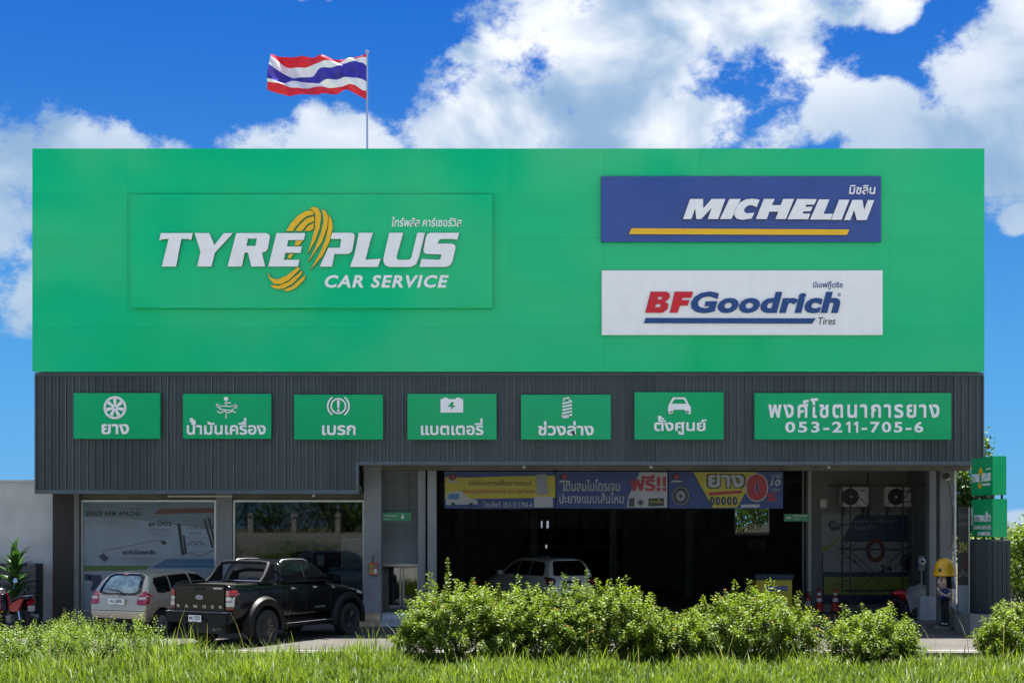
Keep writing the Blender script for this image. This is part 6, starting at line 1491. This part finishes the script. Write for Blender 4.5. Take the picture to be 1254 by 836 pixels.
def shrub(name, label, cat, x, y, rx, ry, h, nleaf, leaf=.108, m_='leaf_hedge', group=None, seed=1, shoots=36, lift=.25, flowers=0, stemc=14, shoot_h=.42, talls=()):
    g_ = np.random.default_rng(seed); t = thing(name, label, cat, (x, y, 0), group=group)
    # twigs radiate from the base; leaves are set in whorls along them
    P = []; Dv = []; T = []; S = []; st = MB(); tips = []
    nt_ = nleaf // 34
    for k in range(nt_):
        a = g_.uniform(0, 2 * math.pi); rr = math.sqrt(g_.uniform(0, 1)); bx_, by_ = rx * rr * math.cos(a), ry * rr * math.sin(a)
        dome = max(.0, 1 - rr ** 2.6); lump = .13 * math.sin(bx_ * 3.1 + seed) + .10 * math.sin(bx_ * 7.3 + by_ * 4 + seed * 2) + .08 * math.sin(by_ * 6)
        top = h * (.42 + .55 * dome ** .7) * (1 + lump) 
        z = lift * h * .5 + (top - lift * h * .5) * (1 - g_.uniform(0, 1) ** 1.7 * (1.0))
        out = np.array([bx_ / rx * .7 + g_.normal() * .3, by_ / ry * .7 + g_.normal() * .3, .35 + g_.uniform(0, .8)]); out /= np.linalg.norm(out)
        ln = g_.uniform(.18, .36); p0 = np.array([bx_, by_, z - ln * .5]); 
        if z > top - .15 and g_.random() < .34: ln *= 1.9; out = np.array([g_.normal() * .25, g_.normal() * .25, 1.0]); out /= np.linalg.norm(out)
        nL = 34; shade = g_.uniform(0, .45)
        for q in range(nL):
            u = (q + g_.uniform(0, 1)) / nL; az_ = q * 2.4 + g_.uniform(-.4, .4); e = np.cross(out, [0, 0, 1.0]) ; e /= np.linalg.norm(e) + 1e-6; f = np.cross(out, e)
            side = e * math.cos(az_) + f * math.sin(az_); p = p0 + out * ln * u + side * .02
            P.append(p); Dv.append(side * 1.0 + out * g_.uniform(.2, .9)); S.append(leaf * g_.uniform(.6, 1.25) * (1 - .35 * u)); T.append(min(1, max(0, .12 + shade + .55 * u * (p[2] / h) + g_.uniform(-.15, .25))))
        tips.append(p0 + out * ln)
        if k % 5 == 0: st.tube([Vector(p0 - out * .1), Vector(p0 + out * ln * .9)], [.007, .003], 4, caps=False)
    for q in range(shoots):
        a = g_.uniform(0, 2 * math.pi); rr = g_.uniform(.1, .98); bx_, by_ = rx * rr * math.cos(a), ry * rr * math.sin(a); z = h * (.40 + .5 * (1 - rr ** 2.6) ** .7)
        ln = shoot_h * g_.uniform(.4, 1.2); dr_ = np.array([bx_ / rx * .55 + g_.normal() * .15, by_ / ry * .5, 1.0]); dr_ /= np.linalg.norm(dr_)
        talls = list(talls) + [(bx_, by_, z, ln, dr_)]
    for tl in talls:
        if len(tl) == 3: bx_, z1, bend = tl; by_ = 0; z = h * .6; ln = z1 - z; dr_ = np.array([bend, 0, 1.0]); dr_ /= np.linalg.norm(dr_)
        else: bx_, by_, z, ln, dr_ = tl
        p0 = np.array([bx_, by_, z]); st.tube([Vector(p0 - dr_ * .3), Vector(p0 + dr_ * ln * .5), Vector(p0 + dr_ * ln)], [.008, .006, .003], 5, caps=False)
        nn_ = int(ln / .035) + 3
        for j in range(nn_):
            u = j / nn_
            for s in (0, math.pi):
                az_ = j * 1.57 + s; side = np.array([math.cos(az_), math.sin(az_), .35]); p = p0 + dr_ * ln * u
                P.append(p); Dv.append(side + dr_ * .3); S.append(leaf * g_.uniform(.8, 1.15) * (1.05 - .55 * u)); T.append(.55 + .4 * u + g_.uniform(-.1, .1))
        tips.append(p0 + dr_ * ln)
    P = np.array(P); P[:, 2] = np.maximum(P[:, 2], .05)
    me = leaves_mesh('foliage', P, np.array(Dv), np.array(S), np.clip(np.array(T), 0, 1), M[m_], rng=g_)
    o = bpy.data.objects.new('foliage', me); C.objects.link(o); o.parent = t; o['kind'] = 'stuff'
    for k in range(stemc):
        a = g_.uniform(0, 2 * math.pi); rr = g_.uniform(.2, .9); b2 = Vector((rx * rr * math.cos(a), ry * rr * math.sin(a), h * g_.uniform(.5, .75))); b1_ = Vector((b2.x * .45, b2.y * .45, 0))
        st.tube([b1_, b1_.lerp(b2, .5) + Vector((g_.normal() * .04, g_.normal() * .04, 0)), b2], [.018, .013, .007], 6, caps=False)
    st.build('stems', M['bark'], t, False, smooth=True)['kind'] = 'stuff'
    if flowers:
        fl_ = MB()
        for k in range(flowers):
            p = tips[int(g_.integers(len(tips)))]
            if p[2] < h * .55: continue
            for j in range(5):
                q = Vector(p) + Vector((g_.normal() * .014, g_.normal() * .014, .01 + g_.uniform(0, .012))); fl_.lathe([(0, 0), (.010, .006), (0, .012)], Matrix.Translation(q), 5)
        if fl_.v: fl_.build('blossoms', M['flower'], t, False)['kind'] = 'stuff'
    return t
def sp(px, D): return PX(px, D)
HG = 'leafy shrubs along the grass verge'
hl = dict(m_='leaf_hedge', group=HG)
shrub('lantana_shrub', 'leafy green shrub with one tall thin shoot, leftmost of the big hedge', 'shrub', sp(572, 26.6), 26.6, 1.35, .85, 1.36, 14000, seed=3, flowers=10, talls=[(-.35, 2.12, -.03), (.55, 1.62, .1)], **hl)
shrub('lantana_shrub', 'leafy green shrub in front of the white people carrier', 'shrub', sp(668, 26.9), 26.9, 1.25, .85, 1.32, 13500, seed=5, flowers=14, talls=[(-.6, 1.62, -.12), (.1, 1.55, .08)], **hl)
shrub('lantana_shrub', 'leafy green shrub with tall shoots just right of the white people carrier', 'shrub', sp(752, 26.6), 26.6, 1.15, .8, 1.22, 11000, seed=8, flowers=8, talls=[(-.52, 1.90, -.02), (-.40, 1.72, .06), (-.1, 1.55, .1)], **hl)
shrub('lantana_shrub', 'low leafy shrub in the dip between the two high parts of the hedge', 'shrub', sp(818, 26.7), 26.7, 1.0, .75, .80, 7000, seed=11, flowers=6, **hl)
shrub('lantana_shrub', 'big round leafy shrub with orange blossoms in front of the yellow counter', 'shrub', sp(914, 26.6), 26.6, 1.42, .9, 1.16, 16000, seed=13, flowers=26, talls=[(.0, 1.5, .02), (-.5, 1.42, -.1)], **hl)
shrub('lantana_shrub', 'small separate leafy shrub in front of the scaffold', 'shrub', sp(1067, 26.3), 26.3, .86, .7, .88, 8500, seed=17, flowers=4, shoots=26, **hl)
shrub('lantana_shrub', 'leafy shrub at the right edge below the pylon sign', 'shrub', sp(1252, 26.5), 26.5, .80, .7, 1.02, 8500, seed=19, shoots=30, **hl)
WGp = 'weedy bushes at the left of the verge'
shrub('weed_bush', 'tangled green weed bush in the lower left corner', 'weed', sp(18, 26.8), 26.8, 1.15, .8, .52, 8000, leaf=.075, m_='leaf_weed', group=WGp, seed=23, shoots=26, shoot_h=.3)
shrub('weed_bush', 'bright green weed bush below the champagne hatchback', 'weed', sp(128, 27.0), 27.0, 1.25, .8, .62, 9000, leaf=.07, m_='leaf_weed', group=WGp, seed=29, shoots=30, shoot_h=.35)
shrub('weed_bush', 'small dark weed clump beside the brown wall', 'weed', sp(82, 30.2), 30.2, .5, .45, .52, 3200, leaf=.06, m_='leaf_weed', group=WGp, seed=31, shoots=6, shoot_h=.15)
shrub('weed_bush', 'low weeds growing behind the right end of the planter', 'weed', sp(1205, 35.0), 35.0, .8, .5, .70, 1500, leaf=.07, m_='leaf_weed', group='planter weeds', seed=37, shoots=6, shoot_h=.25)
# broad-leaved plant: every leaf a part
bp_ = thing('broad_leaved_plant', 'dark broad leaved plant rising behind the red motor scooter', 'plant', (PX(20, 36.4), 36.3, 0)); bp_.scale = (1.25, 1.1, 1.25)
mb = MB(); mb.tube([(0, 0, 0), (.03, 0, .7), (0, 0, 1.25)], [.035, .03, .02], 8); mb.build('trunk', M['bark'], bp_, False, smooth=True)
def big_leaf(L, W_):
    vs = []; fs = []; n = 6
    for i in range(n + 1):
        u = i / n; w_ = W_ * math.sin(math.pi * min(1, u ** .8 * .96 + .02)) ; x = L * u * (1 - .15 * u); z = L * (.55 * u - .62 * u * u)
        vs += [(x, -w_ / 2, z + w_ * .18), (x, 0, z), (x, w_ / 2, z + w_ * .18)]
    for i in range(n):
        for j in range(2): a = i * 3 + j; fs.append((a, a + 1, a + 4, a + 3))
    me = bpy.data.meshes.new('leaf'); me.from_pydata(vs, [], fs); at = me.attributes.new('tint', 'FLOAT', 'POINT'); at.data.foreach_set('value', [rnd.random() for _ in vs]); me.materials.append(M['leaf_big']); me.polygons.foreach_set('use_smooth', [True] * len(fs)); return me
lm = [big_leaf(.75, .15), big_leaf(.62, .17), big_leaf(.85, .14)]
for i in range(34):
    o = bpy.data.objects.new('leaf', lm[i % 3]); C.objects.link(o); o.parent = bp_; z = .45 + .85 * (i / 34)
    o.location = (0, 0, z); o.rotation_euler = (0, R(-30 - 42 * (i / 34) + rnd.uniform(-10, 10)), R(i * 137.5)); 
# trees
def tree(label, x, y, h, rx, ry, nleaf, seed, cat='tree', trunk_h=.35, leaf=.22, group='trees and bushes beyond the shop', name='tree', z0=0.0, m_='leaf_tree', lean=0):
    g_ = np.random.default_rng(seed); t = thing(name, label, cat, (x, y, z0), group=group); hc = h * (1 - trunk_h); cz = h * trunk_h + hc / 2
    cl = []
    for k in range(int(26)):
        v = g_.normal(size=3); v /= np.linalg.norm(v); v *= g_.uniform(.35, .95); cl.append((v[0] * rx, v[1] * ry, cz + v[2] * hc / 2, g_.uniform(.22, .42)))
    per = nleaf // len(cl); P = []; Dv = []; T = []; S = []; tr_ = MB()
    for cx_, cy_, cz_, r_ in cl:
        v = g_.normal(size=(per, 3)); v /= np.linalg.norm(v, axis=1, keepdims=True); rad = g_.uniform(.45, 1.05, size=(per, 1)); q = v * rad * np.array([rx * r_, ry * r_, hc / 2 * r_ * 1.1]); q *= (1 + .25 * np.sin(v[:, :1] * 9 + v[:, 2:] * 7))
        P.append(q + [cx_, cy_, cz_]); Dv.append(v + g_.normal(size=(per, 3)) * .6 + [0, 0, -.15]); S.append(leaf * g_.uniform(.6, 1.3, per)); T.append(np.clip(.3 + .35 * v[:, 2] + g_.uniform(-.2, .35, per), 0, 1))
        tr_.tube([Vector((cx_ * .1, cy_ * .1, h * trunk_h * .9)), Vector((cx_ * .5, cy_ * .5, (cz_ + h * trunk_h) * .5 + .1)), Vector((cx_, cy_, cz_))], [.07 * h / 8, .045 * h / 8, .015], 6, caps=False)
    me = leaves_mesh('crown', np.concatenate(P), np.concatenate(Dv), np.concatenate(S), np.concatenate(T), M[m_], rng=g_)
    o = bpy.data.objects.new('crown', me); C.objects.link(o); o.parent = t; o['kind'] = 'stuff'
    tr_.tube([Vector((0, 0, 0)), Vector((.05, .03, h * trunk_h * .5)), Vector((0, 0, h * trunk_h)), Vector((0.02, 0, h * (trunk_h + .3)))], [.16 * h / 8, .13 * h / 8, .11 * h / 8, .05], 10)
    tr_.build('trunk', M['bark'], t, False, smooth=True); return t
tree('leafy tree glimpsed between the column and the pylon sign', PX(1186, 46), 46, 6.2, 1.1, 1.4, 9000, 41, trunk_h=.25, leaf=.16)
tree('bright green bush at the right edge beyond the pylon sign', PX(1262, 40), 40, 2.9, 2.0, 1.5, 12000, 43, 'bush', .05, .11, name='bush', m_='leaf_weed')
tree('rounded bush farther back at the right edge', PX(1248, 52), 52, 2.9, 3.4, 1.5, 10000, 47, 'bush', .05, .14, name='bush')
tree('tree seen through the opening in the garage back wall', PX(930, 63), 60.9, 6.5, 2.2, 1.6, 14000, 53, trunk_h=.06, leaf=.17, m_='leaf_weed')
nh = thing('neighbour_wall', 'pale low wall seen through the opening at the back of the garage', 'wall', (PX(925, 62), 60, 0)); MB().box(PX(915, 60), PX(960, 60), 60, 60.2, 0, PZ(641, 60)).build('wall_face', M['paint_w'], nh)
# across the street behind the camera: seen mirrored in the windows and the glossy panels
ow = thing('street_wall', 'white boundary wall with tall pillars across the street, seen mirrored in the shop window', 'wall', (0, -8, 0))
MB().box(-60, 60, -8.1, -7.95, 0, 2.2).build('wall_face', M['street_paint'], ow)
for k in range(-14, 15):
    mb = MB(); mb.box(k * 2.7 - .15, k * 2.7 + .15, -8.2, -7.9, .0, 3.2); mb.box(k * 2.7 - .2, k * 2.7 + .2, -8.25, -7.85, 3.203, 3.3); mb.box(k * 2.7 - .12, k * 2.7 + .12, -8.17, -7.93, 3.303, 3.42); mb.build('pillar', M['street_paint'], ow)
for k, x in enumerate((-17, 24)):
    t = thing('utility_pole', 'round concrete utility pole across the street, %s one, mirrored in the glass' % ('left', 'right')[k], 'pole', (x, -6.5, 0), group='utility poles across the street'); mb = MB(); mb.tube([(0, 0, 0), (0, 0, 10)], [.17, .12], 14); mb.build('pole', M['paint'], t, False, smooth=True); MB().box(-1, 1, -.06, .06, 9.2, 9.32).build('crossarm', M['steel'], t, False)
TL = (('tall dark tree across the street, far left end', -36, -18, 12, 5), ('tallest tree across the street on the left', -25, -22, 19, 7), ('broad tall tree across the street left of the middle', -12, -20, 15, 5.5),
      ('short round tree across the street at the middle', 4, -19, 9, 5), ('slim very tall tree across the street right of the middle', 15, -22, 20, 3.5), ('broad tree across the street on the right', 28, -19, 12, 5), ('big tree across the street, far right end', 38, -22, 18, 6))
for k, (lb, x, y, h, r_) in enumerate(TL): tree(lb, x, y, h, r_, 3.5, 5000, 60 + k, trunk_h=.12, leaf=.34, group='trees across the street')
for k in range(9):
    tree('%s low bushy tree just behind the boundary wall across the street' % ('first second third fourth fifth sixth seventh eighth ninth'.split()[k]), -30 + k * 7.6, -12.5 - (k % 3) * .8, 5.6 + (k * 37 % 5) * .45, 4.6, 2.2, 2600, 80 + k, trunk_h=.08, leaf=.30, group='low trees across the street')
for k in range(9):
    tree('%s clipped roadside hedge bush in front of the boundary wall' % ('first second third fourth fifth sixth seventh eighth ninth'.split()[k]), -26 + k * 6.4, -7.1, 1.7, 3.6, .5, 2600, 90 + k, 'bush', .03, .16, name='hedge_bush', group='roadside bushes across the street')
# ---------------------------------------------------------------- grass
def grass(name, n, seed, x0, x1, y0, y1, hfun, dens, m_='grassm', width=.013):
    g_ = np.random.default_rng(seed); X = g_.uniform(x0, x1, n); Y = g_.uniform(y0, y1, n)
    keep = g_.uniform(0, 1, n) < dens(X, Y); X, Y = X[keep], Y[keep]; n = len(X)
    cl = .72 + .45 * np.sin(X * 2.3 + 1.7 * np.sin(Y * 1.9)) * np.sin(Y * 2.7 + X * .8) + .15 * np.sin(X * 7 + Y * 5)
    H_ = hfun(X, Y) * np.maximum(cl, .3) * g_.uniform(.4, 1.2, n) * (1 + .55 * (g_.uniform(0, 1, n) > .93)); az_ = g_.uniform(0, 2 * np.pi, n); bend = g_.uniform(.15, .9, n) ** 1.3 * H_ * .9; wd = width * g_.uniform(.7, 1.5, n)
    dx, dy = np.cos(az_), np.sin(az_); sx_, sy_ = -dy, dx; V = []
    for u, wf in ((0, 1), (.4, .9), (.75, .6), (1, 0)):
        cx_ = X + dx * bend * u ** 2; cy_ = Y + dy * bend * u ** 2; cz_ = H_ * (u - .25 * u ** 2 * (bend / H_)) 
        if wf > 0: V += [np.stack([cx_ + sx_ * wd * wf / 2, cy_ + sy_ * wd * wf / 2, cz_], 1), np.stack([cx_ - sx_ * wd * wf / 2, cy_ - sy_ * wd * wf / 2, cz_], 1)]
        else: V += [np.stack([cx_, cy_, cz_], 1)]
    V = np.stack(V, 1).reshape(-1, 3); i = np.arange(n)[:, None] * 7
    Fc = np.concatenate([i + [0, 1, 3], i + [0, 3, 2], i + [2, 3, 5], i + [2, 5, 4], i + [4, 5, 6]], 1).reshape(-1, 3)
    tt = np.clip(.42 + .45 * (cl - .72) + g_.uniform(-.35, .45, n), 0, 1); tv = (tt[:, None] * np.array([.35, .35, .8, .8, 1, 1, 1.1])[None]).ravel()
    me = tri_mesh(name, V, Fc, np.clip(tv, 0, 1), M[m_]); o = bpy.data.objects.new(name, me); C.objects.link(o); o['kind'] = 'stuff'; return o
def hg(X, Y):
    px = CX + X * F / Y
    left = np.interp(px, [0, 60, 200, 470, 520, 980, 1010, 1254], [.40, .34, .46, .44, .33, .32, .30, .36]); return left * np.interp(Y, [21.5, 27, 27.9], [1, 1, .75])
def dn(X, Y):
    px = CX + X * F / Y; lim = np.interp(px, [0, 30, 60, 90, 230, 300, 470, 500, 980, 1020, 1254], [27.9, 27.2, 26.3, 27.2, 27.5, 27.0, 27.2, 27.0, 27.2, 25.9, 26.2])
    gap = np.sin(X * 1.9 + 2 * np.sin(Y * 1.3)) * np.sin(Y * 2.9 + X * 1.1); return (Y < lim + .35 * np.sin(X * 3.1)) * np.where(gap > .72, .15, 1.0)
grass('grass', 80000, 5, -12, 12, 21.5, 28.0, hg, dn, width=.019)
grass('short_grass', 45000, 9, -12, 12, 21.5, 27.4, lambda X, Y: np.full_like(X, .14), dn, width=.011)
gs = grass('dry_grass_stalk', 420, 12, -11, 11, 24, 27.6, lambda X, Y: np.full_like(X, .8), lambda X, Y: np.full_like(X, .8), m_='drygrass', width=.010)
for nm, s_, a, b in (('grass', 1, 13, 60), ):
    pass
